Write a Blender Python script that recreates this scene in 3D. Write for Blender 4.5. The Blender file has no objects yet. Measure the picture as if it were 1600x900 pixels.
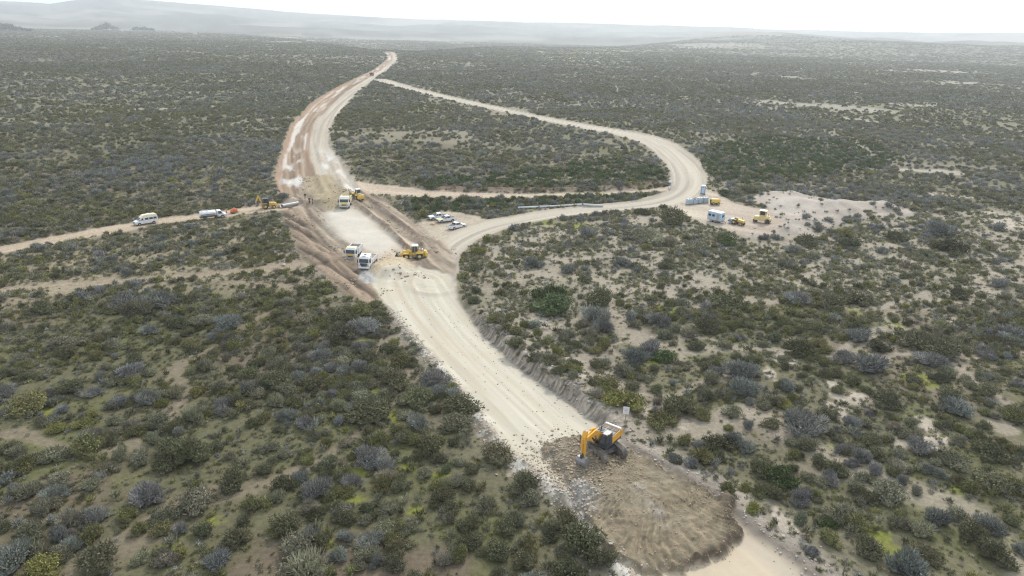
import bpy, bmesh, math, random
import numpy as np
from mathutils import Vector, Matrix
S = bpy.context.scene
COL = S.collection
R_ = math.radians
random.seed(7)
RNG = np.random.default_rng(11)

# ------------------------------------------------------------------ camera
CAM_H, FPX, PITCH, ROLL = 42.0, 1101.0, R_(20.2), R_(1.6)
_f = np.array([0, math.cos(PITCH), -math.sin(PITCH)])
_r0 = np.array([1.0, 0, 0]); _u0 = np.array([0, math.sin(PITCH), math.cos(PITCH)])
_r = math.cos(ROLL)*_r0 + math.sin(ROLL)*_u0
_u = -math.sin(ROLL)*_r0 + math.cos(ROLL)*_u0
cam = bpy.data.cameras.new('camera'); cam.sensor_width = 36; cam.lens = 36*FPX/1600
cam.clip_start = 1; cam.clip_end = 80000
camo = bpy.data.objects.new('camera', cam); COL.objects.link(camo)
camo.matrix_world = Matrix(((_r[0], _u[0], -_f[0], 0), (_r[1], _u[1], -_f[1], 0), (_r[2], _u[2], -_f[2], CAM_H), (0, 0, 0, 1)))
S.camera = camo

# ------------------------------------------------------------------ light
SUN_EL, SUN_AZ = 41.0, 20.0            # azimuth clockwise from +Y (the way the camera looks)
S.view_settings.view_transform = 'Standard'; S.view_settings.look = 'None'
S.view_settings.exposure = 0.03; S.view_settings.gamma = 1.0
w = bpy.data.worlds.new('World'); S.world = w; w.use_nodes = True
nt = w.node_tree; bg = nt.nodes['Background']
sky = nt.nodes.new('ShaderNodeTexSky'); sky.sky_type = 'NISHITA'; sky.sun_disc = False
sky.sun_elevation = R_(SUN_EL); sky.sun_rotation = R_(SUN_AZ); sky.altitude = 300
sky.air_density = 1.0; sky.dust_density = 4.0; sky.ozone_density = 1.0
mixw = nt.nodes.new('ShaderNodeMix'); mixw.data_type = 'RGBA'; mixw.inputs['Factor'].default_value = 0.72
mixw.inputs[7].default_value = (12.0, 12.8, 13.8, 1)     # bright thin cloud veil
nt.links.new(sky.outputs[0], mixw.inputs[6]); nt.links.new(mixw.outputs[2], bg.inputs[0])
bg.inputs[1].default_value = 0.11
sl = bpy.data.lights.new('sun', 'SUN'); sl.energy = 3.3; sl.angle = R_(6); sl.color = (1, .95, .87)
so = bpy.data.objects.new('sun', sl); COL.objects.link(so)
az, el = R_(SUN_AZ), R_(SUN_EL)
so.rotation_euler = Vector((-math.sin(az)*math.cos(el), -math.cos(az)*math.cos(el), -math.sin(el))).to_track_quat('-Z', 'Y').to_euler()
S.cycles.use_denoising = True; S.cycles.denoising_prefilter = 'NONE'; S.cycles.denoising_input_passes = 'RGB_ALBEDO_NORMAL'; S.cycles.use_adaptive_sampling = False; S.cycles.pixel_filter_type = 'BLACKMAN_HARRIS'; S.cycles.filter_width = 1.2
S.cycles.max_bounces = 6; S.cycles.diffuse_bounces = 3; S.cycles.volume_bounces = 2
S.cycles.volume_step_rate = 4

# ------------------------------------------------------------------ maths helpers
def ray(px, py):
    return _f + _r*(px-800)/FPX + _u*(450-py)/FPX
def G(px, py, z=0.0):
    d = ray(px, py); k = (CAM_H-z)/-d[2]
    return np.array([d[0]*k, d[1]*k])
def to_px(x, y, z=0.0):
    v = np.stack([x, y, np.zeros_like(x)+z-CAM_H], -1)
    dd = v@_f
    return 800+FPX*(v@_r)/dd, 450-FPX*(v@_u)/dd, dd
def sm(a, b, x):
    t = np.clip((x-a)/(b-a), 0, 1); return t*t*(3-2*t)
def mix(a, b, t):
    return a+(b-a)*t
def _hash(i, j, seed):
    n = (i.astype(np.int64)*374761393+j.astype(np.int64)*668265263+seed*1442695041) & 0xffffffff
    n = ((n ^ (n >> 13))*1274126177) & 0xffffffff
    n = ((n ^ (n >> 16))*2246822519) & 0xffffffff
    return ((n ^ (n >> 15)) & 0xffffff)/float(0xffffff)
def vnoise(x, y, seed=0):
    i = np.floor(x); j = np.floor(y); u = x-i; v = y-j
    u = u*u*(3-2*u); v = v*v*(3-2*v)
    a = _hash(i, j, seed); b = _hash(i+1, j, seed); c = _hash(i, j+1, seed); d = _hash(i+1, j+1, seed)
    return a+(b-a)*u+(c-a)*v+(a-b-c+d)*u*v
def fbm(x, y, sc, octv=3, seed=0, gain=.5):
    """0..1, mean .5"""
    s = 0; amp = 1; tot = 0; ca, sa = .8, .6
    x = x/sc; y = y/sc
    for k in range(octv):
        s = s+amp*vnoise(x, y, seed+k*17); tot += amp; amp *= gain
        x, y = (ca*x-sa*y)*2.03+13.7, (sa*x+ca*y)*2.03+5.1
    return s/tot
def P(pts):
    return np.array([G(*p) for p in pts])
def sdpoly(x, y, poly, margin=20.0):
    out = np.full(x.shape, margin)
    lo = poly.min(0)-margin; hi = poly.max(0)+margin
    m = (x > lo[0]) & (x < hi[0]) & (y > lo[1]) & (y < hi[1])
    if not m.any(): return out
    X = x[m]; Y = y[m]; d = np.full(X.shape, 1e9); ins = np.zeros(X.shape, bool)
    for k in range(len(poly)):
        a = poly[k]; b = poly[(k+1) % len(poly)]; e = b-a
        t = np.clip(((X-a[0])*e[0]+(Y-a[1])*e[1])/(e@e+1e-9), 0, 1)
        d = np.minimum(d, (X-a[0]-e[0]*t)**2+(Y-a[1]-e[1]*t)**2)
        if a[1] != b[1]:
            ins ^= ((a[1] > Y) != (b[1] > Y)) & (X < e[0]*(Y-a[1])/e[1]+a[0])
    d = np.sqrt(d); out[m] = np.minimum(np.where(ins, -d, d), margin)
    return out
def catmull(p, n=6):
    p = np.asarray(p, float); q = np.vstack([2*p[0]-p[1], p, 2*p[-1]-p[-2]]); out = []
    for k in range(len(p)-1):
        a, b, c, d = q[k:k+4]
        for t in np.arange(n)/n:
            out.append(.5*(2*b+(c-a)*t+(2*a-5*b+4*c-d)*t*t+(3*b-a-3*c+d)*t**3))
    out.append(p[-1]); return np.array(out)
class Strip:
    """a road from pairs of edge points: gives s (m along), d (signed m across), w (half width)"""
    def __init__(s, pairs, n=4):
        L = P([p[0] for p in pairs]); Rr = P([p[1] for p in pairs]); c = catmull((L+Rr)/2, n)
        hv = catmull((Rr-L)/2, n)
        tang = np.gradient(c, axis=0); tang /= np.linalg.norm(tang, axis=1)[:, None]
        nor = np.stack([tang[:, 1], -tang[:, 0]], 1)
        s.w = np.abs((hv*nor).sum(1)); s.c = c
        s.s = np.concatenate([[0], np.cumsum(np.linalg.norm(np.diff(c, axis=0), axis=1))])
        s.sgn = np.sign((hv*nor).sum(1).mean())
    def __call__(s, x, y, margin=20.0):
        N = x.shape; out = [np.zeros(N), np.full(N, 999.0), np.ones(N)]
        mg = margin+s.w.max(); lo = s.c.min(0)-mg; hi = s.c.max(0)+mg
        m = (x > lo[0]) & (x < hi[0]) & (y > lo[1]) & (y < hi[1])
        if not m.any(): return out[0], out[1], out[2]
        X = x[m]; Y = y[m]; best = np.full(X.shape, 1e12); ss = np.zeros(X.shape); dd = np.full(X.shape, 999.0); ww = np.ones(X.shape)
        for k in range(len(s.c)-1):
            a = s.c[k]; e = s.c[k+1]-a; l2 = e@e+1e-9
            t = np.clip(((X-a[0])*e[0]+(Y-a[1])*e[1])/l2, 0, 1)
            qx = X-a[0]-e[0]*t; qy = Y-a[1]-e[1]*t; d2 = qx*qx+qy*qy
            u = d2 < best
            best[u] = d2[u]; ss[u] = s.s[k]+t[u]*(s.s[k+1]-s.s[k])
            sg = np.sign(qx*e[1]-qy*e[0])*s.sgn
            dd[u] = (np.sqrt(d2)*sg)[u]; ww[u] = (s.w[k]+t*(s.w[k+1]-s.w[k]))[u]
        out[0][m] = ss; out[1][m] = dd; out[2][m] = ww
        return out[0], out[1], out[2]
def rows(lst):
    return [((l, y), (r, y)) for (y, l, r) in lst]

# ------------------------------------------------------------------ the lie of the land (traced on the ground plane)
ST_LOW = Strip(rows([(440, 580, 712), (470, 600, 719), (500, 622, 742), (533, 650, 772), (580, 690, 826), (618, 720, 880), (668, 757, 947),
                     (712, 800, 1006), (742, 835, 1054), (788, 880, 1130), (845, 930, 1200), (890, 975, 1256), (940, 1020, 1315), (1000, 1080, 1385)]))
ST_UP = Strip(rows([(82, 602, 617), (92, 605, 621), (100, 597, 614), (110, 583, 604), (120, 563, 590), (140, 524, 564), (160, 492, 546), (180, 470, 528),
                    (200, 454, 517), (225, 446, 515), (240, 441, 524), (262, 433, 540), (285, 430, 556), (302, 438, 566)]))
ST_DET = Strip([((645, 446), (712, 450)), ((652, 425), (714, 428)), ((668, 402), (718, 405)), ((690, 377), (742, 380)), ((735, 353), (790, 360)), ((800, 338), (850, 346)), ((900, 324), (920, 335)), ((990, 315), (1010, 327)),
                ((1032, 303), (1068, 318)), ((1045, 290), (1103, 294)), ((1046, 270), (1100, 268)), ((1028, 245), (1077, 240)), ((1003, 225), (1040, 218)),
                ((960, 211), (985, 205)), ((905, 200), (920, 195)), ((850, 189), (860, 184)), ((780, 174), (788, 169)), ((700, 156), (706, 151)),
                ((640, 141), (645, 136)), ((590, 128), (598, 122))])
ST_TR1 = Strip([((-60, 394), (-60, 407)), ((0, 384), (0, 396)), ((100, 366), (100, 378)), ((200, 350), (200, 361)), ((260, 340), (262, 350)), ((330, 331), (332, 341)), ((400, 322), (400, 332)), ((470, 316), (470, 326))])
ST_TR2 = Strip([((-60, 456), (-60, 463)), ((0, 450), (0, 457)), ((150, 437), (150, 443)), ((300, 428), (300, 434)), ((420, 417), (420, 424)), ((480, 407), (482, 417)), ((530, 397), (535, 409)), ((575, 398), (580, 415))])
ST_TR3 = Strip([((552, 284), (552, 302)), ((620, 292), (622, 306)), ((700, 299), (700, 309)), ((800, 302), (800, 309)), ((900, 301), (900, 307)), ((1000, 296), (1000, 302)), ((1040, 290), (1044, 299))])
PG_PAD = P([(446, 314), (470, 300), (474, 276), (512, 273), (548, 298), (562, 300), (592, 305), (640, 340), (672, 372), (700, 380), (712, 410), (690, 450), (600, 452), (562, 420), (515, 398), (482, 360), (470, 330), (442, 322)])
PG_LOT = P([(636, 350), (668, 346), (688, 330), (712, 331), (745, 338), (770, 346), (735, 366), (700, 390), (672, 384), (648, 366)])
PG_OPEN = P([(-80, 402), (120, 378), (250, 358), (330, 346), (430, 336), (470, 400), (545, 462), (470, 462), (330, 462), (200, 470), (60, 478), (-80, 492)])
PG_OLIVE = P([(474, 272), (512, 272), (548, 300), (534, 324), (508, 330), (478, 300)])
PG_WHITE = P([(508, 332), (548, 322), (585, 345), (622, 378), (628, 386), (590, 398), (552, 382), (528, 372), (506, 345)])
PG_EMB = P([(436, 330), (478, 316), (492, 345), (512, 375), (540, 393), (566, 425), (596, 458), (580, 474), (545, 464), (500, 428), (470, 398), (450, 362)])
PG_FILL = P([(858, 690), (890, 684), (935, 690), (985, 705), (1012, 716), (1078, 756), (1140, 790), (1157, 822), (1150, 846), (1128, 868), (1062, 893), (1010, 898), (975, 884), (930, 838), (895, 790), (862, 735), (850, 706)])
PG_YARD = P([(1040, 322), (1075, 300), (1108, 297), (1150, 318), (1205, 330), (1222, 352), (1200, 366), (1150, 366), (1092, 346), (1050, 332)])
PG_DUNE = P([(1165, 312), (1216, 302), (1300, 311), (1345, 313), (1432, 322), (1405, 333), (1335, 345), (1280, 356), (1205, 372), (1170, 372), (1150, 366), (1200, 362), (1215, 340)])
PG_CROSS = P([(470, 404), (500, 398), (560, 402), (580, 412), (570, 420), (530, 412), (490, 418)])
PG_HEAP = P([(566, 420), (590, 404), (640, 404), (652, 418), (640, 430), (610, 438), (588, 434)])
PG_GRAVEL = P([(562, 428), (570, 421), (582, 428), (588, 440), (572, 446), (563, 440)])
LN_WIND1 = catmull(P([(550, 312), (580, 337), (610, 362), (632, 384), (640, 395)]))
LN_WIND2 = catmull(P([(562, 305), (590, 322), (625, 350), (650, 372), (660, 384)]))
LN_RUT1 = catmull(P([(478, 318), (486, 345), (505, 378), (530, 398), (552, 412)]))
LN_RUT2 = catmull(P([(452, 322), (468, 350), (492, 385), (520, 410), (548, 440), (566, 462)]))
LN_RUT3 = catmull(P([(572, 300), (610, 318), (645, 345), (668, 366)]))
LN_BROWNBANK = catmull(P([(690, 296), (800, 297), (920, 296), (1000, 290), (1034, 284)]))
PG_HEDGE = P([(630, 318), (660, 312), (800, 311), (1000, 304), (1022, 306), (990, 314), (830, 322), (720, 328), (640, 334)])
PG_GREEN = P([(1092, 232), (1200, 212), (1350, 222), (1425, 250), (1300, 276), (1150, 288), (1105, 270)])
PG_GREEN2 = P([(870, 262), (960, 240), (1030, 262), (1036, 280), (980, 293), (860, 296), (700, 292), (640, 288), (680, 278)])
PG_SANDY = P([(700, 470), (715, 405), (760, 360), (860, 345), (1000, 330), (1060, 335), (1200, 372), (1420, 330), (1640, 330), (1640, 470), (1380, 470), (1200, 450), (1000, 470), (900, 520), (960, 600), (1000, 690), (1180, 800), (1330, 905), (1280, 905), (1000, 690), (880, 590)])
SPOT = [  # bare pale patches in the scrub: px centre, radii
    (1210, 161, 40, 2.2), (1290, 166, 55, 2.5), (1350, 172, 35, 6), (1430, 165, 40, 2), (1340, 187, 30, 3), (300, 145, 22, 2.5), (255, 170, 30, 2), (215, 171, 14, 2), (330, 168, 10, 3),
    (1250, 122, 18, 3), (1400, 112, 20, 3), (1510, 130, 40, 3), (1470, 113, 30, 3), (1420, 68, 16, 2.5), (1510, 70, 12, 2), (1570, 70, 32, 3), (1300, 75, 40, 2), (1220, 66, 25, 2), (960, 60, 20, 1.5), (900, 59, 12, 1.5),
    (465, 57, 20, 1.4), (580, 61, 22, 1.4), (660, 78, 7, 1.5), (710, 61, 30, 1.4), (1100, 76, 35, 2), (1160, 60, 20, 1.5), (390, 48, 14, 3), (345, 50, 22, 3), (445, 65, 20, 2),
    (1470, 268, 30, 4), (1420, 265, 26, 2.5), (1490, 305, 40, 4), (1570, 345, 50, 12), (1430, 690, 34, 14), (1450, 665, 26, 12), (1330, 620, 26, 11), (1300, 595, 16, 9), (1225, 560, 18, 12), (1480, 500, 26, 6), (1470, 690, 30, 6), (1310, 640, 16, 12), (1205, 585, 10, 12),
    (1015, 640, 26, 12), (1150, 770, 16, 22), (1230, 830, 20, 30), (1060, 660, 18, 10), (905, 590, 14, 14), (880, 560, 20, 9), (840, 505, 25, 10)]
GRASSP = [(622, 651, 16, 12), (590, 612, 20, 6), (575, 530, 14, 7), (560, 535, 10, 6), (545, 738, 26, 12), (553, 778, 20, 8), (640, 730, 14, 7), (648, 800, 14, 7), (480, 655, 16, 9), (605, 610, 22, 6), (512, 850, 14, 10), (690, 745, 16, 6),
          (1015, 565, 26, 9), (1045, 485, 22, 12), (1040, 550, 12, 6), (1240, 482, 20, 8), (1330, 480, 18, 8), (1400, 510, 20, 8), (1425, 590, 24, 8), (1470, 600, 30, 9), (1590, 600, 14, 10), (1360, 830, 24, 16), (1400, 865, 40, 10), (1560, 850, 30, 14), (270, 850, 18, 10), (75, 640, 16, 6), (330, 815, 20, 9), (1255, 335, 20, 3), (740, 352, 14, 3), (900, 352, 30, 5), (860, 350, 30, 4), (1500, 770, 30, 8), (1300, 700, 20, 10)]
SPOTW = [(G(a, b), c, d, G(a, b+d), G(a+c, b)) for a, b, c, d in SPOT]
GRASSW = [(G(a, b), c, d, G(a, b+d), G(a+c, b)) for a, b, c, d in GRASSP]
def blobs(x, y, lst, seed):
    m = np.zeros(x.shape)
    for c, _, _, ey, ex in lst:
        rx = np.linalg.norm(ex-c); ry = np.linalg.norm(ey-c)
        s = (np.abs(x-c[0]) < 2.2*rx) & (np.abs(y-c[1]) < 2.2*ry)
        if not s.any(): continue
        X = x[s]; Y = y[s]
        q = np.hypot((X-c[0])/rx, (Y-c[1])/ry)+(fbm(X/rx*1.4, Y/ry*1.4, 1.0, 3, seed)-.5)*1.5
        m[s] = np.maximum(m[s], 1-sm(.55, 1.15, q))
    return m
def dl(x, y, line, margin=12.0):
    out = np.full(x.shape, margin); lo = line.min(0)-margin; hi = line.max(0)+margin
    m = (x > lo[0]) & (x < hi[0]) & (y > lo[1]) & (y < hi[1])
    if not m.any(): return out
    X = x[m]; Y = y[m]; b = np.full(X.shape, 1e9)
    for k in range(len(line)-1):
        a = line[k]; e = line[k+1]-a; t = np.clip(((X-a[0])*e[0]+(Y-a[1])*e[1])/(e@e+1e-9), 0, 1)
        b = np.minimum(b, (X-a[0]-e[0]*t)**2+(Y-a[1]-e[1]*t)**2)
    out[m] = np.minimum(np.sqrt(b), margin); return out
FILL_C = G(1012, 752)
S_EX = float(ST_LOW(np.array([G(900, 690)[0]]), np.array([G(900, 690)[1]]))[0][0])
def zones(x, y):
    Z = {}
    n1 = (fbm(x, y, 2.2, 3, 31)-.5); n2 = (fbm(x, y, 6, 2, 37)-.5)
    rr = np.hypot(x, y); ns = (1.2*n1+1.4*n2)*np.clip(rr/150, .6, 1.4)
    Z['low'] = ST_LOW(x, y); Z['up'] = ST_UP(x, y, 30); Z['det'] = ST_DET(x, y, 30)
    Z['tr'] = [ST_TR1(x, y), ST_TR2(x, y), ST_TR3(x, y)]
    for k in ('low', 'up', 'det'): Z['sd_'+k] = np.abs(Z[k][1])-Z[k][2]+ns*.8
    Z['sd_tr'] = [np.abs(t[1])-t[2]+ns*.8 for t in Z['tr']]
    for k, pg in (('pad', PG_PAD), ('olive', PG_OLIVE), ('white', PG_WHITE), ('emb', PG_EMB), ('fill', PG_FILL), ('yard', PG_YARD), ('dune', PG_DUNE), ('heap', PG_HEAP), ('gravel', PG_GRAVEL), ('cross', PG_CROSS),
                  ('lot', PG_LOT), ('open', PG_OPEN), ('hedge', PG_HEDGE), ('green', PG_GREEN), ('green2', PG_GREEN2), ('sandy', PG_SANDY)):
        Z['sd_'+k] = sdpoly(x, y, pg)+ns*(1.0 if k not in ('fill', 'heap', 'gravel') else .35)+(0 if k != 'fill' else 2.4*(fbm(x, y, 3.2, 3, 39)-.5)+1.2*(fbm(x, y, .8, 2, 41)-.5))
    Z['bare'] = blobs(x, y, SPOTW, 51); Z['grass'] = blobs(x, y, GRASSW, 53)
    Z['sd_dune'] = Z['sd_dune']+9*(fbm(x, y, 9, 3, 43)-.5)
    Z['clear'] = np.minimum.reduce([Z['sd_lot'], Z['sd_low']-.4, Z['sd_up'], Z['sd_det'], Z['sd_pad'], Z['sd_emb'], Z['sd_yard'], Z['sd_tr'][0], Z['sd_tr'][1]+.2, Z['sd_tr'][2]])
    return Z

SKY_Q = [-600, 0, 70, 110, 150, 240, 310, 380, 450, 600, 780, 1050, 1200, 1350, 1600, 2200]
SKY_E = [.8, .76, .72, 1.0, 1.3, 1.15, 1.0, .85, .69, .49, .49, .52, .47, .43, .62, .7]
RC_Q = [-600, 0, 300, 420, 520, 570, 640, 700, 760, 900, 1200, 1600, 2200]
RC_R = [3300, 3300, 2900, 2200, 1500, 1260, 1230, 1450, 1750, 1950, 3600, 4200, 4200]
def height(x, y, Z=None, rut=True):
    r = np.hypot(x, y); q = 800+FPX*(x/np.maximum(y, 1))/math.cos(PITCH)
    h = (fbm(x, y, 45, 3, 3)-.5)*1.0*sm(40, 120, r)+(fbm(x, y, 9, 3, 5)-.5)*.35+(fbm(x, y, 300, 2, 9)-.5)*3*sm(500, 1500, r)
    rc = np.interp(q, RC_Q, RC_R)*(1+.05*(fbm(q, q*0, 60, 2, 77)-.5))
    h = h-13*sm(0, 1, (r-rc)/500)*(y > 0)
    h = h+(34+26*(fbm(x, y, 380, 3, 29)-.5))*sm(1700, 3000, r)*sm(930, 1200, q)*(1-sm(3300, 4300, r))*(y > 0)
    e = np.interp(q, SKY_Q, SKY_E)+(fbm(q, q*0+4, 45, 3, 91)-.5)*.10
    top = (42+6300*np.tan(np.radians(e)))
    rise = .30*sm(2900, 3900, r+(fbm(x, y, 900, 2, 15)-.5)*900)+.20*sm(3900, 4900, r)+.50*sm(4800, 6300, r+(fbm(x, y, 1500, 2, 19)-.5)*900*(r < 5900))
    h = h+(top+13)*rise*(y > 0)+(fbm(x, y, 420, 4, 23)-.5)*60*sm(2900, 4200, r)*(1-sm(5200, 6300, r))
    if Z is None: Z = zones(x, y)
    # flatten where machines have worked
    flat = 1-sm(-1, 4, np.minimum.reduce([Z['sd_low'], Z['sd_up'], Z['sd_det'], Z['sd_pad'], Z['sd_yard'], Z['sd_emb']]))
    h = h*(1-flat*.9)
    s, d, wv = Z['low']; edge = d-wv          # + = beyond the right edge
    on = 1-sm(-2.0, 1.0, Z['sd_low'])
    # the sunken road with a cut bank on its right, a rubble berm on its left
    inr = np.clip(s/25, 0, 1)*np.clip((s)/20, 0, 1)
    rough = fbm(x, y, 1.1, 3, 61)-.5
    bank = np.where(edge < 0, -.55*sm(-9, -1.0, edge), -.55+1.6*sm(-.1+rough*.6, 1.4+rough*.8, edge)+.5*(fbm(x, y, .55, 3, 62)-.5)*sm(-.2, .5, edge)*(1-sm(1.6, 2.6, edge))-1.05*sm(1.9, 7.5, edge))
    m = (np.abs(d) < 60)
    h = h+np.where(m, bank, 0)*inr*np.where(edge > -9, 1, 0)*(1-.80*sm(S_EX-6, S_EX+4, s))
    h = h+np.where(m, np.exp(-((edge-.2)/.7)**2)*(.45+.5*rough), 0)*sm(S_EX, S_EX+6, s)
    le = -(d+wv)                               # + = beyond the left edge
    h = h+np.where(m, np.exp(-((le-.2)/.9)**2)*(.25+.9*rough+.35*fbm(x, y, 7, 2, 63)), 0)*np.clip(s/20, 0, 1)
    # the spread fill
    sf = Z['sd_fill']
    fin = 1-sm(-.55, .1, sf)
    dx = x-FILL_C[0]; dy = y-FILL_C[1]; rho = np.hypot(dx*.92, dy)+(fbm(x, y, 6, 2, 65)-.5)*1.2; an = np.arctan2(dy, dx)
    h = h+fin*(.62+.25*(fbm(x, y, 4, 2, 67)-.5))
    ridg = sm(2.0, 5.0, rho)*(1-.75*np.exp(-(((x-G(895, 715)[0])/6)**2+((y-G(895, 715)[1])/6)**2)))
    if rut:
        cle = np.sin(an*84+9*(fbm(x, y, 4.5, 3, 70)-.5)*2)*1.2
        h = h+fin*(  .12*cle*ridg*(.15+1.2*ct(fbm(x, y, 2.0, 2, 68)))+.22*rough*(1-.75*ridg)+.12*(fbm(x, y, .45, 2, 69)-.5)*2)
        mound = np.exp(-(((x-G(895, 712)[0])/3.2)**2+((y-G(895, 712)[1])/3.6)**2)); h = h+mound*(.5+.5*rough)
        mound = np.exp(-(((x-G(905, 782)[0])/1.8)**2+((y-G(905, 782)[1])/2.2)**2)); h = h+mound*(.75+.6*rough)
        # right scarp of the fill
        h = h+np.exp(-((sf+.5)/.45)**2)*.25*(x > G(1010, 730)[0])*(.5+rough)
    # pad, heaps, embankment
    h = h+(1-sm(-2.6, .2, Z['sd_heap']))*1.15+(1-sm(-1.9, .1, Z['sd_gravel']))*1.0
    h = h+(1-sm(-3, .3, Z['sd_emb']))*(.5+.6*(ct(fbm((x*.80+y*.60)/1.1, (y*.80-x*.60)/22, 1, 3, 71), 3)-.5))
    h = h+(1-sm(-1.2, .1, Z['sd_cross']))*.55
    h = h+np.exp(-(dl(x, y, LN_WIND1)/.7)**2)*.8+np.exp(-(dl(x, y, LN_WIND2)/.9)**2)*.8-(np.exp(-(dl(x, y, LN_RUT1)/.45)**2)+np.exp(-(dl(x, y, LN_RUT2)/.5)**2)+np.exp(-(dl(x, y, LN_RUT3)/.45)**2))*.35+(1-sm(-1, 1, Z['sd_pad']))*(1-.8*(1-sm(-2, 2, Z['sd_white'])))*(fbm(x, y, 1.6, 3, 85)-.5)*.5
    h = h+(1-sm(-8, 1, Z['sd_olive']))*.6
    su, du, wu = Z['up']; tu = du/wu
    onu = 1-sm(-1, 1, Z['sd_up'])
    h = h+onu*(fbm(du/1.1, su/45, 1, 3, 73)-.5)*1.2*(np.abs(du) < 90)
    h = h+np.exp(-((tu+1.05)/.12)**2)*.9*(np.abs(du) < 60)+np.exp(-((tu-1.05)/.1)**2)*.5*(np.abs(du) < 60)
    sd_, dd_, wd_ = Z['det']
    h = h+(np.abs(dd_) < 60)*(np.exp(-((np.abs(dd_)-wd_)/.8)**2)*.35-.12*(1-sm(-1, 0, Z['sd_det'])))
    for t in Z['tr']:
        h = h-(np.abs(t[1]) < 60)*(1-sm(-.5, 1, np.abs(t[1])-t[2]))*.15
    # sand mound
    dn = 1-sm(-11, 1, Z['sd_dune'])
    h = h+dn*(2.3+3.4*(fbm(x, y, 17, 3, 81)-.5)*2)*(1-.0*dn)
    h = h+np.exp(-(dl(x, y, LN_BROWNBANK)/1.6)**2)*.9
    return h

# ------------------------------------------------------------------ ground colour (albedo only)
C_ = lambda *v: np.array(v)
def ct(n, k=2.4):
    return np.clip((n-.5)*k+.5, 0, 1)
def lay(c, new, m):
    return c+(new-c)*np.clip(m, 0, 1)[:, None]
def trails(x, y):
    r = np.hypot(x, y)
    wd = np.where(x > 0, 1.5, 1.0)
    return np.maximum(1-sm(.007*wd, .024*wd, np.abs(fbm(x, y, 26, 2, 113)-.5)), (x > 0)*(1-sm(.006, .02, np.abs(fbm(x, y, 17, 2, 115)-.5))))*sm(40, 60, r)*(1-sm(170, 300, r))
def drains(x, y):
    r = np.hypot(x, y)
    return np.exp(-((fbm(x, y*.7, 150, 3, 301)-.5)/.010)**2)*sm(200, 320, r)
def colour(x, y, Z):
    r = np.hypot(x, y); N = len(x)
    f1 = fbm(x, y, 14, 4, 101); f2 = fbm(x, y, 3.5, 3, 103); f3 = fbm(x, y, 60, 3, 105); f4 = fbm(x, y, 1.0, 3, 107)
    px, py, _ = to_px(x, np.maximum(y, 20))
    brown = C_(.128, .104, .074); sand = C_(.285, .256, .205); grass = C_(.105, .112, .04); dgrass = C_(.098, .100, .052); scrub = C_(.148, .140, .095)
    c = np.tile(brown, (N, 1))
    c = lay(c, C_(.165, .136, .10), sm(.5, .68, f2)*.8)
    right = sm(-5, 30, x-(y-55)*-.15)*1.0
    c = lay(c, C_(.19, .168, .125), right*.6)
    sandy = np.maximum(1-sm(-6, 9, Z['sd_sandy']), .75*np.exp(-np.clip(Z['clear'], 0, 50)/3.5))
    c = lay(c, sand, sandy*(.55+.6*f2))
    c = lay(c, dgrass, sm(.40, .62, f1)*(.78-.5*sandy))
    c = lay(c, grass, sm(.55, .68, fbm(x, y, 10, 3, 109))*.45*(1-.8*sandy))
    c = lay(c, C_(.175, .19, .035), Z['grass']*(.55+.5*f2))
    # pale game trails
    c = lay(c, np.where((x > 0)[:, None], C_(.285, .25, .198), C_(.19, .158, .115)), trails(x, y)*.75)
    far = sm(150, 480, r)
    band = fbm(x, y, 190, 3, 121)
    c = lay(c, scrub*(.75+.55*fbm(x, y, 40, 4, 123)[:, None]), far*.85)
    c = lay(c, C_(.17, .165, .09), far*sm(.54, .7, band)*.4)
    c = lay(c, mix(C_(.38, .335, .275), C_(.33, .31, .28), far[:, None]), Z['bare']*(.55+.6*f2-.35*far))
    c = lay(c, C_(.24, .22, .165), drains(x, y)*.6*(1-sm(1500, 2500, r)))
    # beyond: valley and hills
    vf = sm(1900, 3200, r)
    c = lay(c, C_(.088, .094, .082)*(.25+.9*ct(fbm(x, y, 300, 4, 131))[:, None]+.6*ct(fbm(x, y*.5, 55, 3, 137), 3)[:, None]), vf*.9)
    c = lay(c, C_(.25, .235, .20), vf*sm(.57, .68, fbm(x, y, 420, 5, 133))*.7)
    c = lay(c, C_(.30, .24, .18), (1-sm(0, 1, np.abs(py-56)/5))*(px < 470)*sm(1500, 2200, r)*.9)
    c = lay(c, C_(.34, .17, .12), (1-sm(.3, 1, np.hypot((px-262)/34, (py-51)/3.5)))*sm(1500, 2200, r)*.8)
    c = lay(c, C_(.33, .34, .16), (1-sm(.2, 1, np.hypot((px-930)/190, (py-88)/16)))*sm(.42, .62, fbm(x, y, 50, 3, 135))*.9*sm(600, 900, r))
    # dune
    c = lay(c, C_(.33, .292, .248)*(.8+.4*f2[:, None]), 1-sm(-1.5, 2, Z['sd_dune']))
    c = lay(c, C_(.40, .365, .32), (1-sm(-2, 2, Z['sd_dune']))*sm(.5, .7, fbm(x, y, 8, 3, 139))*.7)
    c = lay(c, C_(.25, .215, .15)*(.75+.5*f2[:, None]), (1-sm(-8, 4, Z['sd_open']))*.75)
    c = lay(c, C_(.36, .31, .24)*(.7+.6*f2[:, None]), 1-sm(-1, 1.5, Z['sd_lot']))
    # tracks
    for i, t in enumerate(Z['sd_tr']):
        st = fbm(Z['tr'][i][1]/.8, Z['tr'][i][0]/14, 1, 3, 141+i)
        base = [C_(.37, .30, .22), C_(.27, .22, .16), C_(.40, .33, .25)][i]
        c = lay(c, base*(.75+.5*st[:, None]), (1-sm(-.5, .5, t))*(.95 if i != 1 else .68))
    c = lay(c, C_(.16, .105, .075), np.exp(-(dl(x, y, LN_BROWNBANK)/1.7)**2)*(.6+.6*f2))
    # yard
    yd = np.clip((px-1040)/180, 0, 1)
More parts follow.
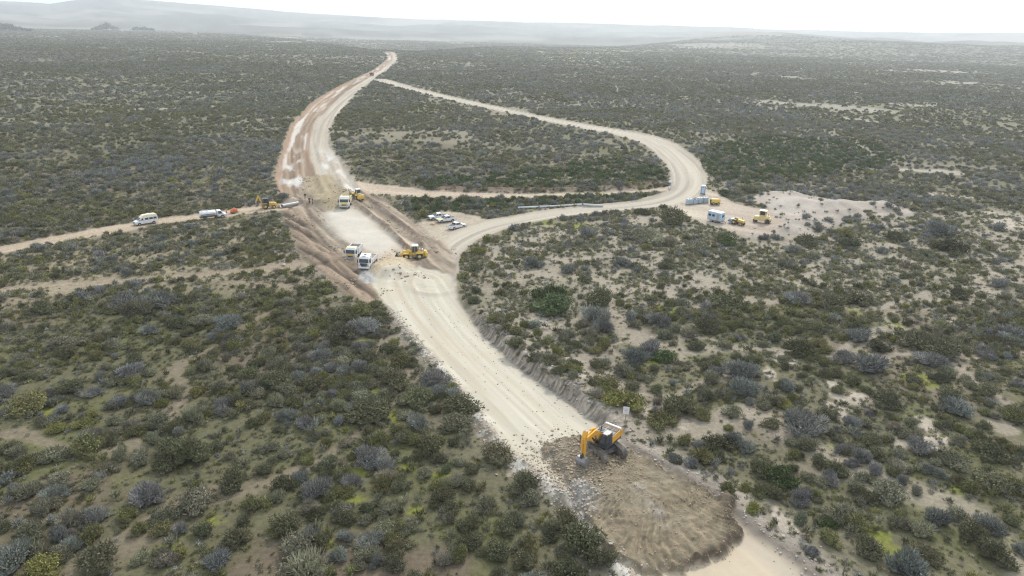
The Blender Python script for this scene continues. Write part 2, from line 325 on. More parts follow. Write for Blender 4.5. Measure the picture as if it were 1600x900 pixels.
    st = fbm((x*.5+y*.86)/3.0, (x*.86-y*.5)/16, 1, 4, 149)
    c = lay(c, mix(C_(.43, .38, .30), C_(.34, .28, .225), yd[:, None])*(.65+.7*st[:, None]), 1-sm(-1, 1, Z['sd_yard']))
    # curved road
    s, d, wv = Z['det']; t = d/wv
    st = ct(fbm(d/.7, s/30, 1, 3, 151))
    c0 = C_(.365, .33, .268)*(.78+.44*st[:, None])
    c0 = lay(c0, C_(.43, .395, .33), np.exp(-((np.abs(t)-.35)/.18)**2)*.6)
    c0 = lay(c0, C_(.33, .285, .23), sm(.75, 1.0, np.abs(t)+.2*(f2-.5))*.7)
    c = lay(c, c0, 1-sm(-.5, .5, Z['sd_det']))
    # upper road: brown and white streaked left half, dark middle, pale right half
    s, d, wv = Z['up']; t = d/wv+.15*(fbm(d*0, s, 30, 2, 153)-.5)
    st = ct(fbm(d/.9, s/70, 1, 4, 155)); st2 = ct(fbm(d/2.0, s/40, 1, 3, 157))
    c0 = np.tile(C_(.27, .205, .145), (N, 1))*(.6+.8*st[:, None])
    c0 = lay(c0, C_(.50, .465, .41), sm(.45, .8, st2)*(t < .0)*(t > -.85)*.95)
    c0 = lay(c0, C_(.19, .125, .085), np.maximum(np.exp(-((t+.05)/.07)**2), .8*np.exp(-((t+.45)/.05)**2))*.9)
    c0 = lay(c0, C_(.38, .34, .275)*(.80+.4*st[:, None]), sm(.04, .12, t))
    c0 = lay(c0, C_(.30, .255, .21), np.maximum(np.exp(-((t-.62)/.05)**2)*.5, sm(.85, 1, t)*.7))
    c0 = lay(c0, C_(.27, .18, .125), sm(-.75, -.95, t)*.85)
    lowp = 1-sm(G(480, 250)[1], G(480, 226)[1], y)                 # near the pad: chalky slopes
    wh = ct(fbm(d/2.2, s/11, 1, 4, 159))
    c0 = lay(c0, C_(.52, .505, .47), (lowp*sm(.30, .9, wh)*.9)*np.maximum(np.exp(-((t+.55)/.3)**4), np.exp(-((t-.6)/.33)**4)))
    c = lay(c, c0, 1-sm(-.6, .6, Z['sd_up']))
    # embankment with ruts
    st = ct(fbm((x*.80+y*.60)/1.1, (y*.80-x*.60)/22, 1, 3, 71), 3)
    c = lay(c, C_(.20, .155, .112)*(.36+1.2*st[:, None]), 1-sm(-.8, .8, Z['sd_emb']))
    # pad
    st = ct(fbm((x*.86+y*.5)/1.3, (y*.86-x*.5)/22, 1, 4, 163))
    c0 = np.tile(C_(.30, .25, .19), (N, 1))*(.5+1.0*st[:, None])
    c0 = lay(c0, C_(.46, .43, .37)*(.88+.24*f2[:, None]), 1-sm(-2.5, 2, Z['sd_white']))
    c0 = lay(c0, C_(.28, .235, .155)*(.7+.6*fbm(x/1.6+y*.0, y/12, 1, 3, 165)[:, None]), 1-sm(-2, 1.5, Z['sd_olive']))
    c0 = lay(c0, C_(.125, .09, .068), np.maximum.reduce([np.exp(-((dl(x, y, LN_WIND1)+1.2*(f4-.5))/.55)**2), np.exp(-((dl(x, y, LN_WIND2)+1.2*(f4-.5))/.65)**2), .8*np.exp(-((dl(x, y, LN_RUT1)+.8*(f4-.5))/.4)**2), .8*np.exp(-((dl(x, y, LN_RUT2)+.8*(f4-.5))/.45)**2), .7*np.exp(-((dl(x, y, LN_RUT3)+.8*(f4-.5))/.4)**2)])*.9)
    c0 = lay(c0, C_(.42, .35, .245)*(.85+.3*f2[:, None]), 1-sm(-.8, .5, Z['sd_heap']))
    c0 = lay(c0, C_(.20, .15, .11), (1-sm(-.5, .6, Z['sd_cross']))*.6)
    c = lay(c, c0, 1-sm(-1, 1, Z['sd_pad']))
    # lower road
    s, d, wv = Z['low']; t = d/wv
    st = ct(fbm(d/.55, s/16, 1, 4, 171), 1.8); st2 = fbm(d/2, s/6, 1, 3, 173)
    c0 = np.tile(C_(.45, .42, .342), (N, 1))*(.84+.28*st[:, None])
    c0 = lay(c0, C_(.42, .375, .285), sm(.5, .72, st2)*.5)
    c0 = lay(c0, C_(.40, .34, .265), np.maximum(np.exp(-((d+wv*.25-1.0)/.35)**2), np.exp(-((d+wv*.25+1.3)/.35)**2))*(1-sm(28, 50, s))*.85)
    c0 = lay(c0, C_(.40, .36, .30), sm(.72, .98, t)*.7)
    c0 = lay(c0, C_(.45, .37, .27), (sm(S_EX+6, S_EX+14, s))*.75*(.6+.6*f2))
    c = lay(c, c0, 1-sm(-.5, .4, Z['sd_low']))
    edge = d-wv
    bk = (np.abs(d) < 60)*sm(-.6, .1, edge+.6*(f4-.5))*(1-sm(1.8, 3.6, edge+1.6*(f2-.5)))*sm(14, 24, s)
    gr = fbm(s/.28, d/.9, 1, 3, 177)
    c = lay(c, mix(C_(.27, .24, .20), C_(.27, .24, .20), sm(S_EX-6, S_EX+6, s)[:, None])*mix(.45+1.0*ct(gr), .8+.4*f2, sm(S_EX-6, S_EX+4, s))[:, None], bk*.95)
    bm2 = (np.abs(d) < 60)*sm(S_EX, S_EX+6, s)
    c = lay(c, C_(.165, .145, .122)*(.7+.6*f4[:, None]), bm2*np.exp(-((edge-.2+.8*(f2-.5))/.75)**2)*.9)
    c = lay(c, C_(.36, .325, .27)*(.85+.3*f2[:, None]), bm2*np.exp(-((edge+1.7)/.7)**2)*.5)
    le = -(d+wv)
    rb = (np.abs(d) < 60)*np.exp(-((le-.2+1.2*(f2-.5))/1.0)**2)*sm(8, 30, s)
    c = lay(c, mix(C_(.30, .26, .205), C_(.43, .41, .365), sm(.42, .62, f4)[:, None])*(.7+.6*f4[:, None]), rb*.9)
    # gravel heap
    c = lay(c, C_(.32, .315, .30)*(.8+.4*f4[:, None]), 1-sm(-.3, .4, Z['sd_gravel']))
    # the spread fill
    sf = Z['sd_fill']
    dx = x-FILL_C[0]; dy = y-FILL_C[1]; an = np.arctan2(dy, dx); rho = np.hypot(dx*.92, dy)+(fbm(x, y, 6, 2, 65)-.5)*1.2
    c0 = C_(.200, .168, .115)*(.70+.6*ct(fbm(x, y, .6, 3, 181), 1.6)[:, None])
    c0 = lay(c0, C_(.225, .20, .148), sm(.5, .7, fbm(x, y, 4, 3, 183))*.5)
    c0 = lay(c0, C_(.12, .095, .07), sm(.52, .70, fbm(x, y, 2.3, 3, 187))*.18)
    c0 = lay(c0, C_(.36, .345, .32), np.exp(-((dl(x, y, P([(985, 758), (1016, 785), (1038, 822)])))/.9)**2)*.45*sm(.35, .6, f4))
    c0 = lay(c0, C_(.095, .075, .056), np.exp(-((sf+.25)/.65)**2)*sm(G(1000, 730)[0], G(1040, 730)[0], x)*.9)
    c0 = lay(c0, C_(.22, .20, .165), np.exp(-(((x-G(895, 715)[0])/3.2)**2+((y-G(895, 715)[1])/3.6)**2))*.8)
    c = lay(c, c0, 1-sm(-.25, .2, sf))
    c = lay(c, C_(.30, .29, .27)*(.8+.4*f4[:, None]), np.exp(-(((x-G(905, 782)[0])/1.6)**2+((y-G(905, 782)[1])/2.2)**2)*1.4)*1.0)
    bump = np.full(N, .5)
    for k, v in (('sd_low', .05), ('sd_det', .15), ('sd_up', .3), ('sd_white', .15), ('sd_dune', .3), ('sd_fill', .45)):
        bump = np.where(Z[k] < 0, v, bump)
    return np.concatenate([np.clip(c, .01, .9), bump[:, None]], 1)

# ------------------------------------------------------------------ materials
def nmat(name):
    m = bpy.data.materials.new(name); m.use_nodes = True
    return m, m.node_tree.nodes, m.node_tree.links, m.node_tree.nodes['Principled BSDF']
def earth_mat():
    m, n, l, b = nmat('bare_earth')
    b.inputs['Roughness'].default_value = .95; b.inputs['Specular IOR Level'].default_value = .15
    a = n.new('ShaderNodeAttribute'); a.attribute_name = 'Col'
    geo = n.new('ShaderNodeNewGeometry')
    t1 = n.new('ShaderNodeTexNoise'); t1.inputs['Scale'].default_value = 1.7; t1.inputs['Detail'].default_value = 7; t1.inputs['Roughness'].default_value = .7
    l.new(geo.outputs['Position'], t1.inputs['Vector'])
    mr = n.new('ShaderNodeMapRange'); mr.inputs[1].default_value = .3; mr.inputs[2].default_value = .7; mr.inputs[3].default_value = .70; mr.inputs[4].default_value = 1.3
    l.new(t1.outputs['Fac'], mr.inputs[0])
    mx = n.new('ShaderNodeMix'); mx.data_type = 'RGBA'; mx.blend_type = 'MULTIPLY'; mx.inputs['Factor'].default_value = 1
    am = n.new('ShaderNodeMath'); am.operation = 'MULTIPLY'; am.use_clamp = True; am.inputs[1].default_value = 2.2; l.new(a.outputs['Alpha'], am.inputs[0]); l.new(am.outputs[0], mx.inputs[0])
    l.new(a.outputs['Color'], mx.inputs[6]); l.new(mr.outputs[0], mx.inputs[7]); l.new(mx.outputs[2], b.inputs['Base Color'])
    t2 = n.new('ShaderNodeTexNoise'); t2.inputs['Scale'].default_value = 3.1; t2.inputs['Detail'].default_value = 8; t2.inputs['Roughness'].default_value = .75
    l.new(geo.outputs['Position'], t2.inputs['Vector'])
    bp = n.new('ShaderNodeBump'); l.new(a.outputs['Alpha'], bp.inputs['Strength']); bp.inputs['Distance'].default_value = .18
    l.new(t2.outputs['Fac'], bp.inputs['Height']); l.new(bp.outputs[0], b.inputs['Normal'])
    return m
M_EARTH = earth_mat()
def paint(name, col, rough=.45, dust=.35, metal=0.0, sc=1.3, dcol=(.36, .31, .24)):
    m, n, l, b = nmat(name)
    b.inputs['Roughness'].default_value = rough; b.inputs['Metallic'].default_value = metal; b.inputs['Specular IOR Level'].default_value = .4
    t = n.new('ShaderNodeTexNoise'); t.inputs['Scale'].default_value = sc; t.inputs['Detail'].default_value = 6
    co = n.new('ShaderNodeTexCoord'); l.new(co.outputs['Object'], t.inputs['Vector'])
    mr = n.new('ShaderNodeMapRange'); mr.inputs[1].default_value = .42; mr.inputs[2].default_value = .75; mr.inputs[3].default_value = 0; mr.inputs[4].default_value = dust*1.6
    l.new(t.outputs['Fac'], mr.inputs[0])
    mx = n.new('ShaderNodeMix'); mx.data_type = 'RGBA'; mx.inputs[6].default_value = (*col, 1); mx.inputs[7].default_value = (*dcol, 1)
    l.new(mr.outputs[0], mx.inputs[0]); l.new(mx.outputs[2], b.inputs['Base Color'])
    return m
MT = dict(
    white=paint('white_paint', (.70, .72, .74), .4, .28), cream=paint('cream_paint', (.78, .70, .45), .4, .2), yellow=paint('machine_yellow', (.66, .44, .075), .45, .35),
    orange_yellow=paint('excavator_yellow', (.72, .36, .025), .45, .30), lemon=paint('lemon_paint', (.72, .55, .03), .4, .15), orange=paint('orange_paint', (.60, .15, .045), .4, .12), rubber=paint('tyre_rubber', (.03, .03, .03), .85, .5),
    dark=paint('dark_metal', (.045, .047, .05), .6, .25), grey=paint('grey_steel', (.26, .26, .26), .5, .4, .3), lightgrey=paint('pale_grey_steel', (.42, .43, .44), .45, .3, .2), blue=paint('pale_blue_paint', (.42, .56, .68), .45, .2),
    midblue=paint('blue_plastic', (.17, .30, .48), .45, .15), brown=paint('rusty_steel', (.11, .065, .045), .7, .35), glass=paint('tinted_glass', (.035, .05, .065), .08, .03), zinc=paint('corrugated_zinc', (.40, .41, .42), .4, .35, .4),
    track=paint('track_steel', (.12, .11, .10), .65, .5), concrete=paint('pale_concrete', (.50, .53, .55), .8, .25), khaki=paint('khaki_yellow', (.62, .50, .22), .45, .25), bedload=paint('dark_load', (.085, .06, .05), .9, .3),
    skin=paint('skin', (.45, .27, .19), .6, 0), navy=paint('navy_cloth', (.03, .04, .08), .9, .08), black=paint('black_cloth', (.018, .018, .02), .9, .08), tan=paint('khaki_cloth', (.32, .26, .17), .9, .1), hair=paint('dark_hair', (.02, .015, .012), .8, 0), wood=paint('grey_wood', (.16, .145, .13), .9, .2), rock=paint('ochre_rock', (.42, .27, .13), .95, .5), paleroc=paint('pale_rock', (.33, .31, .28), .95, .5, sc=3), clod=paint('earth_clod', (.27, .215, .15), .95, .4, sc=3), slate=paint('slate_cover', (.10, .11, .12), .5, .25), red=paint('dull_red_paint', (.26, .08, .05), .5, .35), housewall=paint('house_wall', (.70, .68, .64), .8, .1), roof=paint('house_roof', (.36, .33, .32), .8, .1))
def leaf_mat():
    m, n, l, b = nmat('shrub_leaves')
    b.inputs['Roughness'].default_value = .9; b.inputs['Specular IOR Level'].default_value = .12
    a = n.new('ShaderNodeAttribute'); a.attribute_name = 'tint'; a.attribute_type = 'INSTANCER'
    v = n.new('ShaderNodeAttribute'); v.attribute_name = 'leaf'
    mx = n.new('ShaderNodeMix'); mx.data_type = 'RGBA'; mx.blend_type = 'MULTIPLY'; mx.inputs['Factor'].default_value = 1
    l.new(a.outputs['Color'], mx.inputs[6]); l.new(v.outputs['Color'], mx.inputs[7]); l.new(mx.outputs[2], b.inputs['Base Color'])
    tr = n.new('ShaderNodeBsdfTranslucent'); l.new(mx.outputs[2], tr.inputs['Color'])
    ms = n.new('ShaderNodeMixShader'); ms.inputs[0].default_value = .22
    l.new(b.outputs[0], ms.inputs[1]); l.new(tr.outputs[0], ms.inputs[2]); l.new(ms.outputs[0], n['Material Output'].inputs['Surface'])
    return m
M_LEAF = leaf_mat()
M_STEM = paint('shrub_stem', (.13, .11, .095), .9, .1)

def prop(o, label=None, cat=None, group=None, kind=None):
    if label: o['label'] = label
    if cat: o['category'] = cat
    if group: o['group'] = group
    if kind: o['kind'] = kind
    return o
def np_mesh(name, v, faces, mat, smooth=True):
    """faces: (n,k) int array"""
    me = bpy.data.meshes.new(name); n, k = faces.shape
    me.vertices.add(len(v)); me.vertices.foreach_set('co', np.ascontiguousarray(v, np.float32).ravel())
    me.loops.add(n*k); me.loops.foreach_set('vertex_index', np.ascontiguousarray(faces, np.int32).ravel())
    me.polygons.add(n); me.polygons.foreach_set('loop_start', np.arange(0, n*k, k, dtype=np.int32))
    me.update(calc_edges=True)
    me.polygons.foreach_set('use_smooth', np.full(n, smooth))
    me.materials.append(mat); return me

# ------------------------------------------------------------------ terrain: one tessellation, cut along the edges of roads and works
yy = [30.0]
while yy[-1] < 7000:
    y0 = yy[-1]; yy.append(y0+max(.17, (y0*y0+CAM_H**2)/(CAM_H*FPX)*1.15) if y0 < 2500 else y0+max(160, y0*.04))
yv = np.concatenate([np.array([-300, -200, -120, -60, -30, -10, 8, 20]), np.array(yy)])
cv = np.concatenate([-np.geomspace(1.5, .92, 9), np.linspace(-.88, .88, 1000), np.geomspace(.92, 1.5, 9)])
W_ = np.maximum(yv, 30)+30
X = (cv[None, :]*W_[:, None]); Y = np.repeat(yv[:, None], len(cv), 1)
nr, nc = X.shape; x = X.ravel(); y = Y.ravel()
Z = zones(x, y); H = height(x, y, Z); CC = colour(x, y, Z)
zid = np.zeros(len(x), int); r = np.hypot(x, y)
zid[(r > 2900) & (y > 0)] = 1
zid[Z['sd_dune'] < 0] = 8
for i in range(3): zid[Z['sd_tr'][i] < 0] = 5+i
zid[Z['sd_yard'] < 0] = 9
zid[Z['sd_det'] < 0] = 4
zid[Z['sd_up'] < 0] = 3
zid[Z['sd_emb'] < 0] = 10
zid[Z['sd_pad'] < 0] = 11
_ed = Z['low'][1]-Z['low'][2]
zid[(_ed > -.1) & (_ed < 2.6) & (Z['low'][0] > 14)] = 13
zid[Z['sd_low'] < 0] = 2
zid[Z['sd_fill'] < 0] = 12
ZN = {0: ('ground', 'sandy earth between the shrubs, patched with grass'), 1: ('hills', 'low hazy hills along the skyline'), 2: ('road', 'pale compacted gravel road running down to the excavator'),
      3: ('roadbed', 'brown and white streaked new roadbed running to the horizon'), 4: ('gravel_road', 'pale gravel road curving to the right round the scrub triangle'), 5: ('dirt_track', 'dirt track under the minibus and the tank truck'),
      6: ('footpath', 'narrow pale track crossing the scrub on the left'), 7: ('dirt_track', 'straight dirt track below the scrub triangle'), 8: ('sand_mound', 'bare pale sand mound behind the roller'),
      9: ('yard', 'bare earth yard with the blue caravan'), 10: ('embankment', 'rutted brown embankment left of the work pad'), 11: ('work_pad', 'pale levelled pad with trucks and loaders'),
      12: ('earth_fill', 'brown spread fill marked by crawler tracks in front of the excavator'), 13: ('cut_bank', 'grey cut bank along the right edge of the pale road')}
idx = np.arange(nr*nc).reshape(nr, nc)
F = np.stack([idx[:-1, :-1], idx[:-1, 1:], idx[1:, 1:], idx[1:, :-1]], -1).reshape(-1, 4)
fz = zid[F[:, 0]]
V = np.stack([x, y, H], 1)
for k, (nm, lab) in ZN.items():
    f = F[fz == k]
    if not len(f): continue
    u, inv = np.unique(f, return_inverse=True)
    me = np_mesh(nm, V[u], inv.reshape(f.shape), M_EARTH)
    at = me.color_attributes.new('Col', 'FLOAT_COLOR', 'POINT')
    at.data.foreach_set('color', CC[u].astype(np.float32).ravel())
    o = bpy.data.objects.new(nm, me); COL.objects.link(o); prop(o, lab, None, None, 'structure')
del X, Y, x, y, F, V, CC
def HZ(px, py):
    """ground point under a pixel, with its height"""
    z = 0.0
    for _ in range(4):
        p = G(px, py, z); z = float(height(np.array([p[0]]), np.array([p[1]]), rut=False)[0])
    return Vector((p[0], p[1], z))
def H1(x, y):
    return float(height(np.array([float(x)]), np.array([float(y)]), rut=False)[0])

# ------------------------------------------------------------------ shrubs
def bush_mesh(name, seed, nleaf, leaf, flat=.62, lobes=7, twig=0.0, core=True):
    """unit bush (radius about 1): many small leaf faces through the volume of several lobes"""
    g = np.random.default_rng(seed); L = []
    for k in range(lobes):
        a = 6.283*(k+g.uniform(-.4, .4))/lobes; rr = g.uniform(.25, .82) if k else g.uniform(0, .2)
        s = g.uniform(.22, .54) if k else .5
        L.append((rr*math.cos(a), rr*math.sin(a), (g.uniform(.25, .55) if k else .6)*flat/.62, s))
    vs = []; fs = []; cs = []
    per = g.multinomial(nleaf, np.array([l[3]**2 for l in L])/sum(l[3]**2 for l in L))
    for (lx, ly, lz, s), n in zip(L, per):
        lc = g.uniform(.72, 1.3)
        for _ in range(n):
            d = g.normal(size=3); d /= np.linalg.norm(d)
            if d[2] < -.35: d[2] *= -.5
            q = s*g.uniform(.55, 1.12)**.6
            p = np.array([lx, ly, lz])+d*q*np.array([1, 1, flat*1.15])
            if p[2] < .02: p[2] = abs(g.normal())*.08+.02
            nrm = d*.8+g.normal(size=3)*.55; nrm /= np.linalg.norm(nrm)
            if g.random() < twig:                       # a thin upright twig with a tapering tip
                ax = d+np.array([0, 0, .7])+g.normal(size=3)*.2; ax /= np.linalg.norm(ax)
                sd = np.cross(ax, g.normal(size=3)); sd /= np.linalg.norm(sd)
                ll = leaf*g.uniform(1.4, 2.8); ww = leaf*.22
                quad = [p-sd*ww, p+sd*ww, p+ax*ll+sd*ww*.4, p+ax*ll-sd*ww*.4]
            else:
                t = np.cross(nrm, g.normal(size=3)); t /= np.linalg.norm(t); b2 = np.cross(nrm, t)
                a1 = leaf*g.uniform(.6, 1.25); b1 = a1*g.uniform(.5, .9)
                quad = [p-t*a1*.5-b2*b1*.3, p-t*a1*.1+b2*b1*.5, p+t*a1*.5+b2*b1*.2, p+t*a1*.15-b2*b1*.5]
            i = len(vs); vs += quad; fs.append((i, i+1, i+2, i+3)); c = lc*g.uniform(.55, 1.45); cs += [c]*4
    if core:
        nb = 8
        for (lx, ly, lz, s) in L:
            i0 = len(vs); k0 = []
            for a in range(nb):
                for zz, q in ((-.1, .75), (.45, .62)):
                    vs.append(np.array([lx+math.cos(a*6.283/nb)*s*q*g.uniform(.8, 1.1), ly+math.sin(a*6.283/nb)*s*q*g.uniform(.8, 1.1), max(.0, lz*.55+zz*s*flat)])); cs.append(g.uniform(.75, 1.0))
            for a in range(nb):
                b3 = (a+1) % nb; fs.append((i0+2*a, i0+2*b3, i0+2*b3+1, i0+2*a+1))
            fs.append((i0+1, i0+5, i0+9, i0+13)); fs.append((i0+1, i0+3, i0+5, i0+5)) if False else None
    me = np_mesh(name, np.array(vs), np.array([f for f in fs if f]), M_LEAF, False)
    at = me.color_attributes.new('leaf', 'FLOAT_COLOR', 'POINT')
    cs = np.array(cs); at.data.foreach_set('color', np.stack([cs, cs, cs, np.ones_like(cs)], 1).astype(np.float32).ravel())
    return me
def stem_mesh(name, seed):
    g = np.random.default_rng(seed); vs = []; fs = []
    for k in range(9):
        a = g.uniform(0, 6.283); p0 = np.array([math.cos(a)*.06, math.sin(a)*.06, -.08]); rr = g.uniform(.3, .8)
        p1 = np.array([math.cos(a)*rr*.5, math.sin(a)*rr*.5, g.uniform(.2, .4)]); p2 = np.array([math.cos(a+.3)*rr, math.sin(a+.3)*rr, g.uniform(.45, .8)])
        for (q0, q1, r0, r1) in ((p0, p1, .035, .022), (p1, p2, .022, .008)):
            i = len(vs)
            for q, rad in ((q0, r0), (q1, r1)):
                for c in range(3): vs.append(q+np.array([math.cos(c*2.094), math.sin(c*2.094), 0])*rad)
            for c in range(3): fs.append((i+c, i+(c+1) % 3, i+3+(c+1) % 3, i+3+c))
    return np_mesh(name, np.array(vs), np.array(fs), M_STEM)
NEAR = [bush_mesh('shrub_foliage', 100+k, 1300, .105, flat=[.62, .7, .55, .6, .66, .58][k], lobes=[7, 9, 6, 8, 11, 10][k], twig=[.1, .15, .1, .75, .7, .2][k]) for k in range(6)]
STEMS = [stem_mesh('shrub_stem', 300+k) for k in range(3)]
MID = [bush_mesh('shrub_mid', 200+k, 330, .2, flat=[.62, .7, .55, .6, .62][k], lobes=[6, 8, 5, 7, 9][k], twig=[.1, .1, .2, .6, .5][k]) for k in range(5)]
SMALL = [bush_mesh('shrub_small', 800+k, 150, .30, flat=.68, lobes=5, twig=.45, core=False) for k in range(4)]
FAR = [bush_mesh('shrub_far', 400+k, 70, .42, flat=.62, lobes=5, twig=0) for k in range(4)]
TUFT = [bush_mesh('tuft', 500+k, 60, .4, flat=.6, lobes=4, twig=.5, core=False) for k in range(4)]
TINT = {'g': (.192, .192, .132), 'b': (.198, .206, .190), 'd': (.128, .130, .078), 'o': (.165, .165, .078), 'y': (.195, .195, .072), 'p': (.225, .215, .165), 'e': (.085, .112, .048)}

